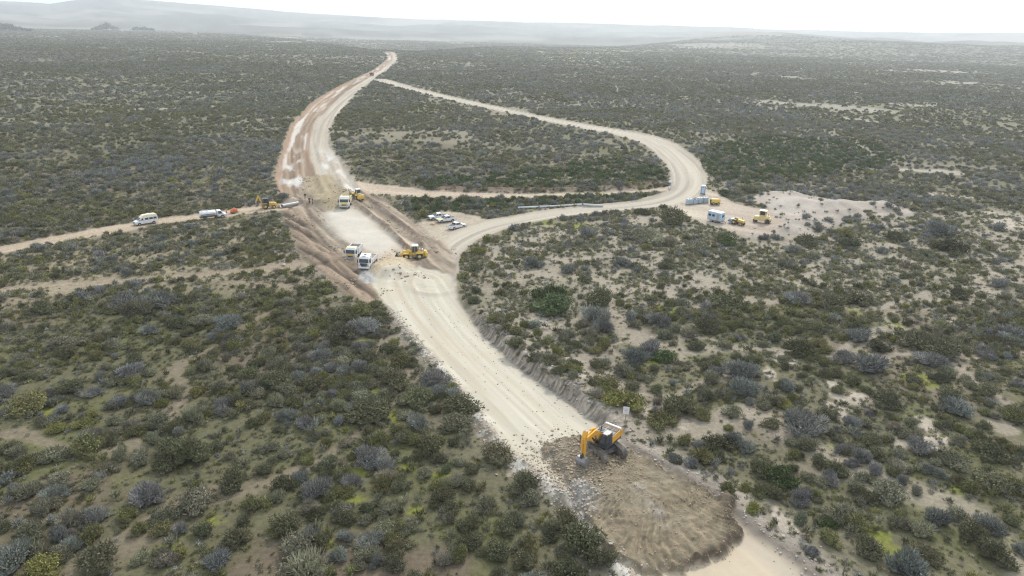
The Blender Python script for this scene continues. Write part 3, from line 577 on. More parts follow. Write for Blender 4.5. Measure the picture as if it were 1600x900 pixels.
HAND = {  # tile origin -> (x, y, width, look) in quarter pixels, noted off the photograph
 (0, 450): [(270,130,140,'d'),(790,90,200,'b'),(1010,80,220,'b'),(860,140,200,'g'),(410,335,210,'g'),(430,400,150,'d'),(940,260,120,'b'),(1120,215,150,'d'),(1280,200,160,'g'),(1430,220,180,'b'),(1440,320,140,'p'),(1460,365,110,'y'),(830,520,170,'b'),(930,515,110,'g'),(460,600,180,'d'),(630,545,90,'b'),(940,690,150,'b'),(1010,720,90,'y'),(180,720,250,'o'),(1100,650,130,'g'),(1560,540,150,'d'),(350,870,120,'y'),(40,640,120,'b'),(1200,800,150,'g'),(1000,830,180,'g'),(720,830,100,'g'),(1570,840,100,'d')],
 (400, 450): [(520,180,180,'d'),(300,190,130,'g'),(680,240,200,'b'),(520,280,200,'g'),(500,335,140,'d'),(415,440,150,'b'),(530,460,140,'g'),(700,430,200,'d'),(830,380,140,'d'),(900,460,160,'o'),(640,500,110,'b'),(740,520,150,'g'),(870,580,230,'d'),(1095,590,210,'b'),(1000,690,220,'d'),(700,780,280,'d'),(520,740,110,'g'),(200,660,160,'g'),(190,800,140,'b'),(1020,840,150,'b'),(1270,740,260,'d'),(1250,850,220,'g'),(50,810,120,'o'),(370,600,150,'d'),(140,590,200,'d'),(1220,630,80,'o'),(680,690,200,'g'),(550,600,100,'g'),(980,400,70,'g'),(650,150,150,'o'),(520,830,90,'b')],
 (800, 450): [(250,40,210,'e'),(250,110,280,'e'),(80,240,80,'o'),(160,280,70,'o'),(540,190,220,'b'),(540,80,200,'d'),(580,245,150,'b'),(430,230,80,'g'),(800,150,90,'g'),(770,230,90,'g'),(930,210,180,'b'),(1060,150,90,'g'),(1350,80,220,'d'),(1360,240,90,'o'),(290,415,100,'y'),(520,390,90,'o'),(540,480,140,'d'),(870,380,160,'b'),(770,450,170,'b'),(940,430,160,'e'),(1050,480,110,'g'),(700,530,130,'g'),(730,575,60,'y'),(405,540,80,'y'),(680,720,250,'y'),(600,610,200,'o'),(1040,740,240,'d'),(900,640,80,'d'),(830,570,80,'g'),(1240,570,130,'g'),(1430,550,240,'b'),(1440,630,200,'b'),(1190,800,110,'o'),(920,830,200,'o'),(1370,780,120,'g'),(1100,280,120,'g'),(1200,230,180,'d'),(1330,350,100,'g'),(1150,360,110,'d'),(960,290,120,'g')],
 (1200, 450): [(190,70,180,'b'),(400,100,200,'d'),(540,60,200,'d'),(270,220,110,'g'),(180,270,90,'d'),(570,300,180,'b'),(700,370,150,'d'),(200,390,190,'d'),(470,430,150,'b'),(640,490,220,'b'),(540,240,100,'d'),(880,220,80,'d'),(1040,460,200,'b'),(1120,540,120,'g'),(1060,565,120,'d'),(920,330,220,'d'),(1080,390,250,'d'),(1190,30,160,'d'),(1380,430,110,'b'),(1340,240,100,'d'),(1400,320,150,'d'),(1180,760,180,'b'),(1130,680,150,'d'),(750,690,220,'d'),(200,830,300,'b'),(360,780,130,'d'),(900,840,90,'g'),(1350,640,150,'d'),(1240,570,80,'g'),(95,440,80,'g'),(40,310,110,'d'),(330,360,120,'o'),(620,640,80,'d'),(880,665,70,'g'),(960,700,80,'o'),(1500,400,120,'d'),(1560,600,90,'b'),(1540,810,150,'o'),(1240,340,90,'d')],
 (0, 675): [(1080,100,220,'d'),(1200,140,260,'d'),(1030,190,200,'d'),(540,100,220,'o'),(340,140,200,'g'),(160,200,180,'o'),(180,380,160,'g'),(940,400,230,'b'),(1230,430,250,'g'),(1040,530,180,'g'),(800,520,150,'o'),(450,550,180,'p'),(380,650,130,'b'),(200,620,200,'g'),(90,810,250,'b'),(270,860,220,'y'),(620,800,300,'d'),(1140,610,100,'b'),(1280,610,140,'d'),(1480,660,200,'d'),(1040,800,160,'g'),(1150,770,80,'y'),(1370,810,180,'b'),(560,330,130,'g'),(370,300,150,'g'),(650,230,150,'g'),(760,140,120,'g'),(1430,150,80,'g'),(1450,320,190,'d'),(1240,330,110,'o'),(1520,560,100,'d')],
 (400, 675): [(700,150,220,'b'),(800,220,140,'b'),(610,310,140,'b'),(380,370,190,'b'),(340,460,130,'p'),(200,580,220,'d'),(270,740,300,'g'),(320,880,300,'g'),(1080,110,210,'d'),(1510,150,210,'d'),(1150,170,120,'g'),(1270,190,90,'g'),(1050,260,110,'g'),(1250,300,60,'b'),(960,340,70,'g'),(930,430,60,'g'),(1020,440,60,'g'),(820,490,130,'g'),(770,430,80,'g'),(800,330,150,'o'),(680,555,100,'g'),(560,660,110,'b'),(740,680,180,'b'),(700,760,180,'g'),(750,820,110,'b'),(640,840,100,'g'),(1440,460,160,'g'),(1165,520,65,'p'),(1340,580,160,'d'),(1560,590,160,'d'),(1220,660,80,'g'),(1180,810,120,'p'),(1520,740,200,'d'),(1270,780,120,'o'),(940,620,110,'g'),(60,230,120,'d'),(180,140,110,'g'),(450,190,130,'g'),(500,780,120,'b'),(140,400,120,'g')],
 (800, 675): [(90,330,230,'d'),(110,420,160,'g'),(80,800,180,'d'),(360,850,220,'d'),(420,690,300,'d'),(340,560,180,'d'),(560,800,200,'d'),(1080,60,110,'o'),(1190,170,160,'o'),(1270,60,200,'d'),(1300,150,100,'d'),(1560,240,160,'d'),(1540,380,120,'o'),(1340,370,110,'o'),(1500,490,110,'y'),(30,560,120,'g'),(1430,200,40,'d'),(1250,250,50,'g')],
 (1200, 675): [(70,270,230,'e'),(50,390,140,'d'),(930,80,180,'b'),(660,50,100,'d'),(680,140,130,'d'),(240,80,140,'g'),(160,140,90,'o'),(580,165,120,'b'),(530,205,90,'b'),(660,245,110,'b'),(310,185,120,'d'),(430,240,160,'d'),(590,290,130,'g'),(830,310,90,'b'),(730,390,220,'g'),(920,370,90,'p'),(1150,180,200,'g'),(870,240,80,'g'),(1390,120,230,'d'),(1400,310,250,'d'),(470,520,200,'g'),(380,570,140,'e'),(380,680,150,'o'),(560,580,160,'o'),(830,580,150,'g'),(960,620,170,'g'),(620,730,200,'d'),(980,760,200,'d'),(840,840,260,'b'),(1420,780,220,'d'),(1580,740,120,'b'),(1180,520,150,'g'),(1280,640,200,'d'),(1380,590,200,'b'),(1470,500,80,'o'),(200,560,100,'g'),(280,390,110,'o'),(240,280,100,'g'),(160,230,80,'d')],
 (1200, 225): [(1130,640,200,'d'),(520,610,170,'d'),(250,610,130,'d'),(160,660,110,'b'),(280,690,110,'g'),(490,560,120,'o'),(800,580,150,'d'),(1050,540,200,'b'),(1450,870,120,'b'),(1440,530,100,'b'),(860,750,100,'g'),(345,590,80,'o'),(425,725,70,'b'),(650,470,60,'y')],
 (800, 225): [(1340,600,150,'e'),(1150,640,150,'g'),(470,555,120,'b'),(830,570,260,'g'),(990,615,110,'g'),(120,755,120,'b'),(350,790,110,'b'),(680,740,120,'b'),(960,760,110,'d'),(460,850,100,'d'),(1330,305,120,'e'),(1490,285,150,'d'),(1000,465,200,'d'),(820,425,110,'d')],
 (400, 225): [(1400,670,120,'y'),(1380,780,90,'d'),(1300,830,90,'o'),(1440,605,80,'y'),(1040,440,90,'o'),(1100,245,170,'e')]}
hand = []
for (ox, oy), lst in HAND.items():
    for (a, b, wd, c) in lst:
        px, py, wp = ox+a/4, oy+b/4, wd/4
        g0 = G(px, py+wp*.12); dep = np.dot(np.array([g0[0], g0[1], -CAM_H]), _f)
        hand.append((g0[0], g0[1], wp*.50*dep/FPX, c))
HXY = np.array([(a, b, c) for a, b, c, _ in hand])

def wedge(r0, r1, n):
    th = RNG.uniform(-.83, .83, n); rr = np.sqrt(RNG.uniform(r0*r0, r1*r1, n))
    return rr*np.sin(th), rr*np.cos(th)
def density(x, y, Z):
    r = np.hypot(x, y)
    clump = fbm(x, y, 7, 3, 201)*.6+fbm(x, y, 30, 2, 203)*.4
    d = .22+.78*sm(.38, .60, clump)
    d = mix(d, .55+.45*d, sm(200, 420, r))
    d = d*(.55+.6*sm(.38, .62, fbm(x, y, 120, 3, 207)))*(1-.62*(1-sm(-8, 4, Z['sd_open'])))
    sandy = 1-sm(-4, 7, Z['sd_sandy']); d = d*(1-(.45+.33*sm(85, 120, r))*sandy*(1-sm(300, 400, r)))
    d = np.where(Z['sd_hedge'] < 0, 1.5, d); d = np.where(Z['sd_green'] < 0, 1.25, d); d = np.where(Z['sd_green2'] < 0, 1.1, d)
    d = d*(1-.95*(1-sm(-6, 2, Z['sd_dune'])))*(1-.85*Z['bare'])*(1-.5*Z['grass'])
    d = d*(1-.85*trails(x, y))
    d = d*(1-.8*drains(x, y))*(1+.5*np.exp(-((fbm(x, y, 210, 3, 303)-.55)/.02)**2)*sm(220, 400, r))
    px, py, _ = to_px(x, y)
    yp = (1-sm(.2, 1, np.hypot((px-930)/190, (py-88)/16))); d = d*(1-.5*yp)
    return d
def tints(x, y, Z, n):
    """a colour per plant: kinds come in drifts"""
    k = fbm(x, y, 22, 3, 211)*.6+fbm(x, y, 110, 3, 213)*.4+RNG.normal(0, .12, n); k2 = RNG.random(n); r = np.hypot(x, y)
    names = np.where(k < np.where(r > 230, .33, .37), 'b', np.where(k < .52, 'g', np.where(k < .64, 'd', 'o')))
    names = np.where(k2 < np.where(r > 230, .015, .045), 'y', names); names = np.where((k2 > .05) & (k2 < .10), 'p', names)
    gr = (Z['sd_hedge'] < 0) | (Z['sd_green'] < 0) | (Z['sd_green2'] < 0)
    names = np.where(gr & (k2 > .3), 'e', names)
    return names
parts = []
for (r0, r1, dens, rm, rs, lod) in ((34, 200, .85, .52, .55, 1), (200, 420, .42, .70, .42, 1), (420, 850, .16, 1.08, .35, 2), (850, 1700, .042, 2.0, .35, 2), (1700, 3000, .011, 3.8, .35, 2)):
    n = int(.83*(r1*r1-r0*r0)*dens); x, y = wedge(r0, r1, n)
    Zs = zones(x, y); rad = np.clip(rm*np.exp(RNG.normal(0, rs, n)), rm*.35, rm*2.2)
    ok = (RNG.random(n) < density(x, y, Zs)) & (Zs['clear'] > rad*.55+.2)
    if r0 < 400:
        dd = np.full(n, 1e9)
        for a, b, c in HXY: dd = np.minimum(dd, np.hypot(x-a, y-b)-.75*c)
        ok &= dd > rad*.45
        for (qx, qy, qr) in ((979, 668, 3.0), (1320, 897, 1.0), (990, 655, 2.0), (684, 344, 4), (697, 349, 4), (713, 358, 4), (676, 352, 2.5), (875, 324, 0), (1150, 352, 3), (1190, 348, 5), (1118, 346, 4), (1098, 304, 3), (228, 356, 5), (330, 346, 6), (366, 336, 4), (415, 330, 6), (250, 352, 5), (350, 344, 5)):
            gq = G(qx, qy); ok &= np.hypot(x-gq[0], y-gq[1]) > qr+rad*.6
        lnr = P([(805, 328), (870, 326), (945, 322)]); ok &= dl(x, y, lnr) > 1.6+rad*.5
    x, y, rad = x[ok], y[ok], rad[ok]; Zs = zones(x, y); nm = tints(x, y, Zs, len(x))
    hs = np.clip(1.0*rad**-.25*RNG.uniform(.8, 1.2, len(x)), .35, 1.5)*np.where(rad > 2, (1.7/rad)**.7, 1)
    hs = np.where(Zs['sd_hedge'] < 0, hs*1.15, hs)
    parts.append((x, y, height(x, y, Zs, False), rad, hs, nm, np.full(len(x), lod)))
hx, hy, hr = HXY.T; Zs = zones(hx, hy)
parts.append((hx, hy, height(hx, hy, Zs, False), hr, np.clip(1.0*hr**-.25*RNG.uniform(.85, 1.25, len(hx)), .5, 1.4), np.array([h[3] for h in hand]), np.zeros(len(hx), int)))
sx, sy, sz, srad, shs, snm, slod = [np.concatenate([p[k] for p in parts]) for k in range(7)]
NS = len(sx)
ppx, ppy, pdep = to_px(sx, sy, sz); app = srad/pdep
app = np.where((ppx > -10) & (ppx < 1610) & (ppy < 915), app, 0); app = app*np.where(slod == 0, 1.15, 1)
order = np.argsort(-app); solo = np.zeros(NS, bool); solo[order[:300]] = True
base = np.array([TINT[k] for k in snm]); j = RNG.normal(1, .13, (NS, 1)); tint = np.clip(base*j*RNG.normal(1, .025, (NS, 3)), .02, .5)
twiggy = (snm == 'b') | (snm == 'p')
srot = RNG.uniform(0, 6.283, NS); svx = RNG.uniform(.85, 1.18, NS)
LOOK = {'g': 'sage green', 'b': 'blue-grey', 'd': 'dark green', 'o': 'olive', 'y': 'yellow-green', 'p': 'pale straw-tipped', 'e': 'deep green'}
def place_words(px, py):
    q = (px < 800) if py < 450 else None
    xl = np.interp(py, [440, 533, 618, 712, 788, 890], [580, 650, 720, 800, 880, 975]); xr = np.interp(py, [440, 533, 618, 712, 788, 890], [730, 800, 905, 1030, 1150, 1280])
    if py < 432:
        if px < 480: return 'between the two dirt tracks'
        if px > 1430: return 'right of the bare sand mound'
        return 'on the sandy slope below the curved gravel road' if px < 1040 else 'below the bare sand mound'
    if px < xl+5:
        d = xl-px
        if d < 75: 
            return 'beside the left edge of the pale road' if py < 640 else ('on the bank left of the excavator' if py < 790 else 'below the grey rubble heap by the fill')
        if py < 560: return 'in the scrub just below the narrow track' if px < 300 else 'on the slope below the rutted embankment'
        if py < 690: return 'in the middle of the left scrub' if px > 250 else 'near the left border of the photo, mid height'
        if px < 200: return 'in the lower left corner of the photo'
        if px < 420: return 'along the bottom of the photo, left part' if py > 800 else 'around the big dark thicket at lower left'
        return 'among the mossy patches at lower centre' if py < 800 else 'along the bottom of the photo, left of the fill'
    d = px-xr
    if d < 90: return 'on the sand above the cut bank' if py < 640 else ('around the white sign' if py < 740 else 'along the grey berm right of the fill')
    if py < 560: return 'in the scrub right of the cut bank' if px < 1250 else 'at the right border, below the sandy slope'
    if py < 700: return 'right of the white sign' if px < 1230 else 'around the bare eroded patches at right'
    return 'in the lower right scrub near the berm' if px < 1330 else 'in the lower right corner of the photo'
RANK = ['largest', 'second largest', 'third largest', 'fourth largest', 'fifth largest', 'sixth largest']
buckets = {}
for i in order[:300]:
    buckets.setdefault((snm[i], place_words(ppx[i], ppy[i])), []).append(i)
for (c, pl), ids in buckets.items():
    for k, i in enumerate(ids):
        var = (3 + i % 2) if twiggy[i] else int(i*7) % 3 if snm[i] != 'g' else [0, 5, 2, 4][i % 4]
        o = bpy.data.objects.new('shrub', NEAR[var]); COL.objects.link(o)
        o.location = (sx[i], sy[i], sz[i]-.04); o.rotation_euler = (0, 0, srot[i]); o.scale = (srad[i]*svx[i], srad[i]/svx[i], srad[i]*shs[i])
        o['tint'] = [float(v) for v in tint[i]]
        kind = 'twiggy shrub' if twiggy[i] else 'rounded shrub'
        if len(ids) == 1: lab = f'{LOOK[c]} {kind}, the only one of its colour {pl}'
        elif k < 6: lab = f'{RANK[k]} {LOOK[c]} {kind} {pl}'
        else:
            tail = [q for q in ids[6:]]; ex = [min(tail, key=lambda q: ppx[q]), max(tail, key=lambda q: ppx[q]), max(tail, key=lambda q: ppy[q]), min(tail, key=lambda q: ppy[q])]
            wd = ['leftmost', 'rightmost', 'lowest', 'highest'][ex.index(i)]+' smaller' if i in ex else 'smaller'
            lab = f'{wd} {LOOK[c]} {kind} {pl}'
        if len(lab.split()) > 16: lab = lab.replace(', the only one of its colour', '')
        prop(o, lab, 'shrub', 'desert shrubs scattered around the road')
        s = bpy.data.objects.new('stem', STEMS[i % 3]); COL.objects.link(s); s.parent = o
# the rest of the scrub, far too many to count: points carrying instanced bushes
def scatter(name, label, meshes, xyz, scl, rot, tin, pick):
    col = bpy.data.collections.new(name+'_kinds')
    for k, me in enumerate(meshes):
        ob = bpy.data.objects.new('%s_kind_%02d' % (name, k), me); col.objects.link(ob)
    me = bpy.data.meshes.new(name); me.vertices.add(len(xyz)); me.vertices.foreach_set('co', xyz.astype(np.float32).ravel())
    for nm, ty, arr, fld in (('scl', 'FLOAT_VECTOR', scl, 'vector'), ('rot', 'FLOAT_VECTOR', rot, 'vector'), ('tint', 'FLOAT_COLOR', np.concatenate([tin, np.ones((len(tin), 1))], 1), 'color')):
        a = me.attributes.new(nm, ty, 'POINT'); a.data.foreach_set(fld, np.ascontiguousarray(arr, np.float32).ravel())
    a = me.attributes.new('pick', 'INT', 'POINT'); a.data.foreach_set('value', np.ascontiguousarray(pick, np.int32))
    o = bpy.data.objects.new(name, me); COL.objects.link(o); prop(o, label, None, None, 'stuff')
    ng = bpy.data.node_groups.new(name, 'GeometryNodeTree')
    ng.interface.new_socket('Geometry', in_out='INPUT', socket_type='NodeSocketGeometry'); ng.interface.new_socket('Geometry', in_out='OUTPUT', socket_type='NodeSocketGeometry')
    N = ng.nodes; L = ng.links
    gi = N.new('NodeGroupInput'); go = N.new('NodeGroupOutput'); ip = N.new('GeometryNodeInstanceOnPoints'); ci = N.new('GeometryNodeCollectionInfo')
    ci.inputs['Collection'].default_value = col; ci.inputs['Separate Children'].default_value = True; ci.inputs['Reset Children'].default_value = True
    L.new(gi.outputs[0], ip.inputs['Points']); L.new(ci.outputs[0], ip.inputs['Instance']); ip.inputs['Pick Instance'].default_value = True
    for nm, ty, so_ in (('pick', 'INT', 'Instance Index'), ('rot', 'FLOAT_VECTOR', 'Rotation'), ('scl', 'FLOAT_VECTOR', 'Scale')):
        na = N.new('GeometryNodeInputNamedAttribute'); na.data_type = ty; na.inputs['Name'].default_value = nm; L.new(na.outputs[0], ip.inputs[so_])
    L.new(ip.outputs[0], go.inputs[0])
    md = o.modifiers.new('scatter', 'NODES'); md.node_group = ng
    return o
rest = ~solo
near_i = rest & (np.hypot(sx, sy) < 110); mid_i = rest & ~near_i & (slod < 2); far_i = rest & ~near_i & (slod == 2)
pick = np.zeros(NS, int)
pick = np.where(near_i, np.where(twiggy, 3+np.arange(NS) % 2, np.array([0, 1, 2, 5])[np.arange(NS) % 4]), pick)
pick = np.where(mid_i, 6+np.where(twiggy, 3+np.arange(NS) % 2, np.arange(NS) % 3), pick)
pick = np.where(far_i, 11+np.arange(NS) % 4, pick)
pick = np.where(rest & (slod < 2) & (srad < .62), 15+np.arange(NS) % 4, pick)
i = np.where(rest)[0]
scatter('shrubland', 'grey-green scrub covering the plain between the roads', NEAR+MID+FAR+SMALL, np.stack([sx, sy, sz-.04], 1)[i], np.stack([srad*svx, srad/svx, srad*shs], 1)[i], np.stack([srot*0, srot*0, srot], 1)[i], tint[i], pick[i])
# small tufts between the shrubs
n = 190000; x, y = wedge(34, 260, n); Zs = zones(x, y)
den = (.25+.75*sm(.42, .6, fbm(x, y, 4, 3, 221)))*(1-.93*(Zs['sd_dune'] < 2))*np.clip(260/np.hypot(x, y)-.6, 0.15, 1)
ok = (RNG.random(n) < den*.8*(1-.7*trails(x, y))) & (Zs['clear'] > .25); x, y = x[ok], y[ok]; n = len(x); Zs = zones(x, y)
rad = RNG.uniform(.09, .36, n)*np.clip(np.hypot(x, y)/90, .9, 1.5)
tk = np.array(['g', 'd', 'o', 'y', 'p', 'b', 'd', 'o'])[RNG.integers(0, 8, n)]; tt = np.array([TINT[k] for k in tk])*RNG.normal(1, .15, (n, 1)); rt = RNG.uniform(0, 6.283, n)
scatter('ground_cover', 'small dry tufts and seedlings on the sandy soil', TUFT, np.stack([x, y, height(x, y, Zs, False)-.02], 1), np.stack([rad, rad, rad*.8], 1), np.stack([rt*0, rt*0, rt], 1), np.clip(tt, .02, .5), np.arange(n) % 4)

# ------------------------------------------------------------------ object helpers
class MB:
    def __init__(s): s.v = []; s.f = []
    def _a(s, vs, fs):
        i = len(s.v); s.v += [tuple(v) for v in vs]; s.f += [tuple(k+i for k in f) for f in fs]; return s
    def box(s, x0, x1, y0, y1, z0, z1, tx=0, ty=0):
        """tx, ty: how much the top draws in"""
        vs = [(x0, y0, z0), (x1, y0, z0), (x1, y1, z0), (x0, y1, z0), (x0+tx, y0+ty, z1), (x1-tx, y0+ty, z1), (x1-tx, y1-ty, z1), (x0+tx, y1-ty, z1)]
        return s._a(vs, [(3, 2, 1, 0), (4, 5, 6, 7), (0, 1, 5, 4), (1, 2, 6, 5), (2, 3, 7, 6), (3, 0, 4, 7)])
    def prism(s, prof, y0, y1, tuck=None):
        """profile in x,z (counter-clockwise seen from -y) pushed along y; tuck(z)->inset of the sides"""
        n = len(prof); t = tuck or (lambda z: 0)
        vs = [(p[0], y0+t(p[1]), p[1]) for p in prof]+[(p[0], y1-t(p[1]), p[1]) for p in prof]
        return s._a(vs, [tuple(range(n)), tuple(range(2*n-1, n-1, -1))]+[(k, n+k, n+(k+1) % n, (k+1) % n) for k in range(n)])
    def tube(s, p0, p1, r0, r1=None, n=10, caps=True):
        r1 = r0 if r1 is None else r1; a = Vector(p0); b = Vector(p1); d = (b-a).normalized()
        u = d.orthogonal().normalized(); w_ = d.cross(u); vs = []
        for q, rr in ((a, r0), (b, r1)):
            for k in range(n):
                c = k*6.28319/n; vs.append(q+(u*math.cos(c)+w_*math.sin(c))*rr)
        fs = [(k, (k+1) % n, n+(k+1) % n, n+k) for k in range(n)]
        if caps: fs += [tuple(range(n-1, -1, -1)), tuple(range(n, 2*n))]
        return s._a(vs, fs)
    def quad(s, a, b, c, d, t=.02):
        """a thin panel with thickness t on the side of its normal"""
        a, b, c, d = map(Vector, (a, b, c, d)); nn = (b-a).cross(d-a).normalized()*t
        return s._a([a, b, c, d, a+nn, b+nn, c+nn, d+nn], [(3, 2, 1, 0), (4, 5, 6, 7), (0, 1, 5, 4), (1, 2, 6, 5), (2, 3, 7, 6), (3, 0, 4, 7)])
    def build(s, name, mat, parent=None, bevel=0, label=None, smooth=False):
        me = bpy.data.meshes.new(name); me.from_pydata(s.v, [], s.f); me.materials.append(MT[mat] if isinstance(mat, str) else mat)
        bm = bmesh.new(); bm.from_mesh(me); bmesh.ops.recalc_face_normals(bm, faces=bm.faces); bm.to_mesh(me); bm.free()
        o = bpy.data.objects.new(name, me); COL.objects.link(o)
        if parent is not None: o.parent = parent
        if bevel:
            b = o.modifiers.new('bevel', 'BEVEL'); b.width = bevel; b.segments = 2; b.limit_method = 'ANGLE'; b.angle_limit = R_(35)
        if smooth: me.polygons.foreach_set('use_smooth', [True]*len(me.polygons))
        if label: o['label'] = label
        return o
def thing(name, label, cat, loc, yaw=0, group=None, tilt=None):
    o = bpy.data.objects.new(name, None); COL.objects.link(o); o.empty_display_size = .5
    o.location = loc; o.rotation_euler = (tilt[0] if tilt else 0, tilt[1] if tilt else 0, yaw); return prop(o, label, cat, group)
def yaw_px(a, b):
    p, q = G(*a), G(*b); return math.atan2(q[1]-p[1], q[0]-p[0])
def wheel(par, x, y, r, wd, rim='lightgrey', n=18, lugs=0):
    m = MB().tube((x, y-wd/2, r), (x, y+wd/2, r), r*.96, n=n)
    m.tube((x, y-wd*.36, r), (x, y+wd*.36, r), r, n=n)
    for k in range(lugs):
        a = k*6.283/lugs; m.tube((x+math.cos(a)*r*.96, y-wd/2, r+math.sin(a)*r*.96), (x+math.cos(a+.2)*r*.98, y+wd/2, r+math.sin(a+.2)*r*.98), r*.05, n=4)
    o = m.build('wheel', 'rubber', par)
    s = 1 if y > 0 else -1
    k = MB().tube((x, y+s*wd*.42, r), (x, y+s*(wd/2+.025), r), r*.5, r*.42, n=14); k.tube((x, y+s*wd*.5, r), (x, y+s*(wd/2+.06), r), r*.18, n=8)
    k.build('rim', rim, o)
def drop(o):
    pass

# ------------------------------------------------------------------ crawler excavator on the fill
def excavator():
    p = HZ(942, 704)+Vector((0, 0, .10)); yt = yaw_px((905, 690), (945, 735)); yt = math.atan2(-.88, .47)
    t = thing('excavator', 'large orange-yellow crawler excavator scooping brown fill on the pale road', 'excavator', p, yt)
    for sgn in (-1, 1):
        y = sgn*1.15
        prof = []
        for k in range(9):
            a = -math.pi/2+k*math.pi/8; prof.append((1.85+.43*math.cos(a), .45+.43*math.sin(a)))
        for k in range(9):
            a = math.pi/2+k*math.pi/8; prof.append((-1.85+.43*math.cos(a), .45+.43*math.sin(a)))
        tr = MB().prism(prof, y-.27, y+.27).build('track', 'track', t, .02)
        per = 2*3.7+2*math.pi*.45; n = 46; sh = MB()
        for k in range(n):
            d = k*per/n
            if d < 3.7: x, z, a = -1.85+d, .9, 0
            elif d < 3.7+math.pi*.45: th = (d-3.7)/.45; x, z, a = 1.85+.45*math.sin(th), .45+.45*math.cos(th), th
            elif d < 7.4+math.pi*.45: x, z, a = 1.85-(d-3.7-math.pi*.45), 0, math.pi
            else: th = (d-7.4-math.pi*.45)/.45; x, z, a = -1.85-.45*math.sin(th), .45-.45*math.cos(th), math.pi+th
            tx, tz = math.cos(a), -math.sin(a); nx, nz = math.sin(a), math.cos(a)
            for (h, lx) in ((.035, .07), (.07, .018)):
                c = [(x+tx*sx_*lx+nx*hh, z+tz*sx_*lx+nz*hh) for sx_, hh in ((-1, -.02), (1, -.02), (1, h), (-1, h))]
                sh.prism([(q[0], max(q[1], .0)) for q in c], y-.31, y+.31)
        sh.build('track_shoe', 'track', tr)['kind'] = 'stuff'
        for k in range(6):
            MB().tube((-1.5+k*.6, y-sgn*.0+sgn*.25, .26), (-1.5+k*.6, y+sgn*.30, .26), .16, n=12).build('roller', 'dark', tr)
    MB().box(-1.3, 1.3, -.9, .9, .38, .82, .2, .1).tube((0, 0, .8), (0, 0, 1.08), .72, n=24).build('undercarriage', 'dark', t, .02)
    ub = bpy.data.objects.new('upper_body', None); COL.objects.link(ub)
    ub.rotation_euler = (0, 0, R_(233)-yt)
    # deck and hood
    MB().box(-2.0, 1.45, -1.28, 1.28, 1.08, 1.28).build('deck', 'dark', ub, .03)
    MB().prism([(-1.9, 1.28), (.1, 1.28), (.1, 2.08), (-1.9, 2.15)], -1.26, 1.26, lambda z: .1 if z > 1.5 else 0).build('engine_hood', 'orange_yellow', ub, .06)
    MB().prism([(-2.55, 1.15), (-1.92, 1.1), (-1.92, 2.22), (-2.3, 2.22), (-2.62, 1.9)], -1.27, 1.27, lambda z: .06).build('counterweight', 'orange_yellow', ub, .14)
    MB().box(-2.3, -1.95, -1.15, 1.15, 2.2, 2.34, .05, .1).build('rear_trim', 'white', ub, .04)
    for (x0, x1, y0, y1) in ((-1.75, -1.05, -1.05, -.45), (-1.75, -1.05, -.3, .3), (-1.75, -1.05, .45, 1.05), (-.85, -.15, -1.05, -.35)):
        MB().box(x0, x1, y0, y1, 2.18, 2.25, .04, .04).build('grille', 'dark', ub, .02)
    MB().box(-1.85, .08, -1.1, 1.1, 2.12, 2.2, .05, .05).build('hood_cover', 'slate', ub, .03)
    MB().tube((-.6, -.75, 2.1), (-.6, -.75, 2.65), .07, n=10).build('exhaust', 'dark', ub)
    MB().box(.1, 1.4, -1.26, -.5, 1.28, 1.85, .04, .03).build('tool_box', 'orange_yellow', ub, .04)
    # cab
    cab = MB().prism([(.12, 1.28), (1.62, 1.28), (1.72, 1.9), (1.42, 2.88), (.22, 2.92), (.12, 2.5)], .36, 1.28, lambda z: .06 if z > 2.2 else 0).build('cab', 'dark', ub, .06)
    MB().box(.22, 1.42, .46, 1.18, 2.9, 2.97, .06, .06).build('roof_panel', 'grey', cab, .02)
    MB().quad((.45, 1.24, 2.975), (.45, .5, 2.975), (1.1, .5, 2.965), (1.1, 1.24, 2.965), -.015).build('roof_hatch', 'grey', cab)
    MB().quad((1.735, .44, 1.95), (1.735, 1.2, 1.95), (1.47, 1.16, 2.78), (1.47, .48, 2.78), .012).build('window', 'glass', cab)
    MB().quad((1.655, .44, 1.36), (1.655, 1.2, 1.36), (1.735, 1.2, 1.86), (1.735, .44, 1.86), .012).build('window', 'glass', cab)
    MB().quad((.9, 1.285, 1.75), (.28, 1.285, 1.75), (.32, 1.23, 2.75), (.85, 1.23, 2.75), .012).build('window', 'glass', cab)
    MB().quad((1.6, 1.285, 1.75), (1.0, 1.285, 1.75), (.95, 1.23, 2.75), (1.36, 1.23, 2.75), .012).build('window', 'glass', cab)
    # boom: two plates, knee, cylinders
    bm_ = [(.35, 1.45), (.75, 1.35), (2.15, 2.75), (3.75, 3.0), (3.82, 3.3), (2.0, 3.38), (1.5, 3.1), (.3, 1.85)]
    boom = MB().prism(bm_, -.44, .14).build('boom', 'orange_yellow', ub, .04)
    for yy_ in (-.5, .2):
        c = MB().tube((1.05, yy_, 1.35), (1.65, yy_, 2.2), .10, n=10).build('lift_cylinder', 'dark', ub); MB().tube((1.65, yy_, 2.2), (2.05, yy_, 2.85), .055, n=8).build('rod', 'lightgrey', c)
    c = MB().tube((1.7, -.15, 3.38), (2.8, -.15, 3.66), .10, n=10).build('arm_cylinder', 'orange_yellow', ub); MB().tube((2.8, -.15, 3.66), (3.62, -.15, 3.78), .055, n=8).build('rod', 'lightgrey', c)
    MB().prism([(3.5, 3.85), (3.62, 3.05), (3.72, 1.15), (3.92, 1.12), (4.12, 2.9), (4.02, 3.4), (3.66, 3.95)], -.38, .08).build('stick', 'orange_yellow', ub, .03)
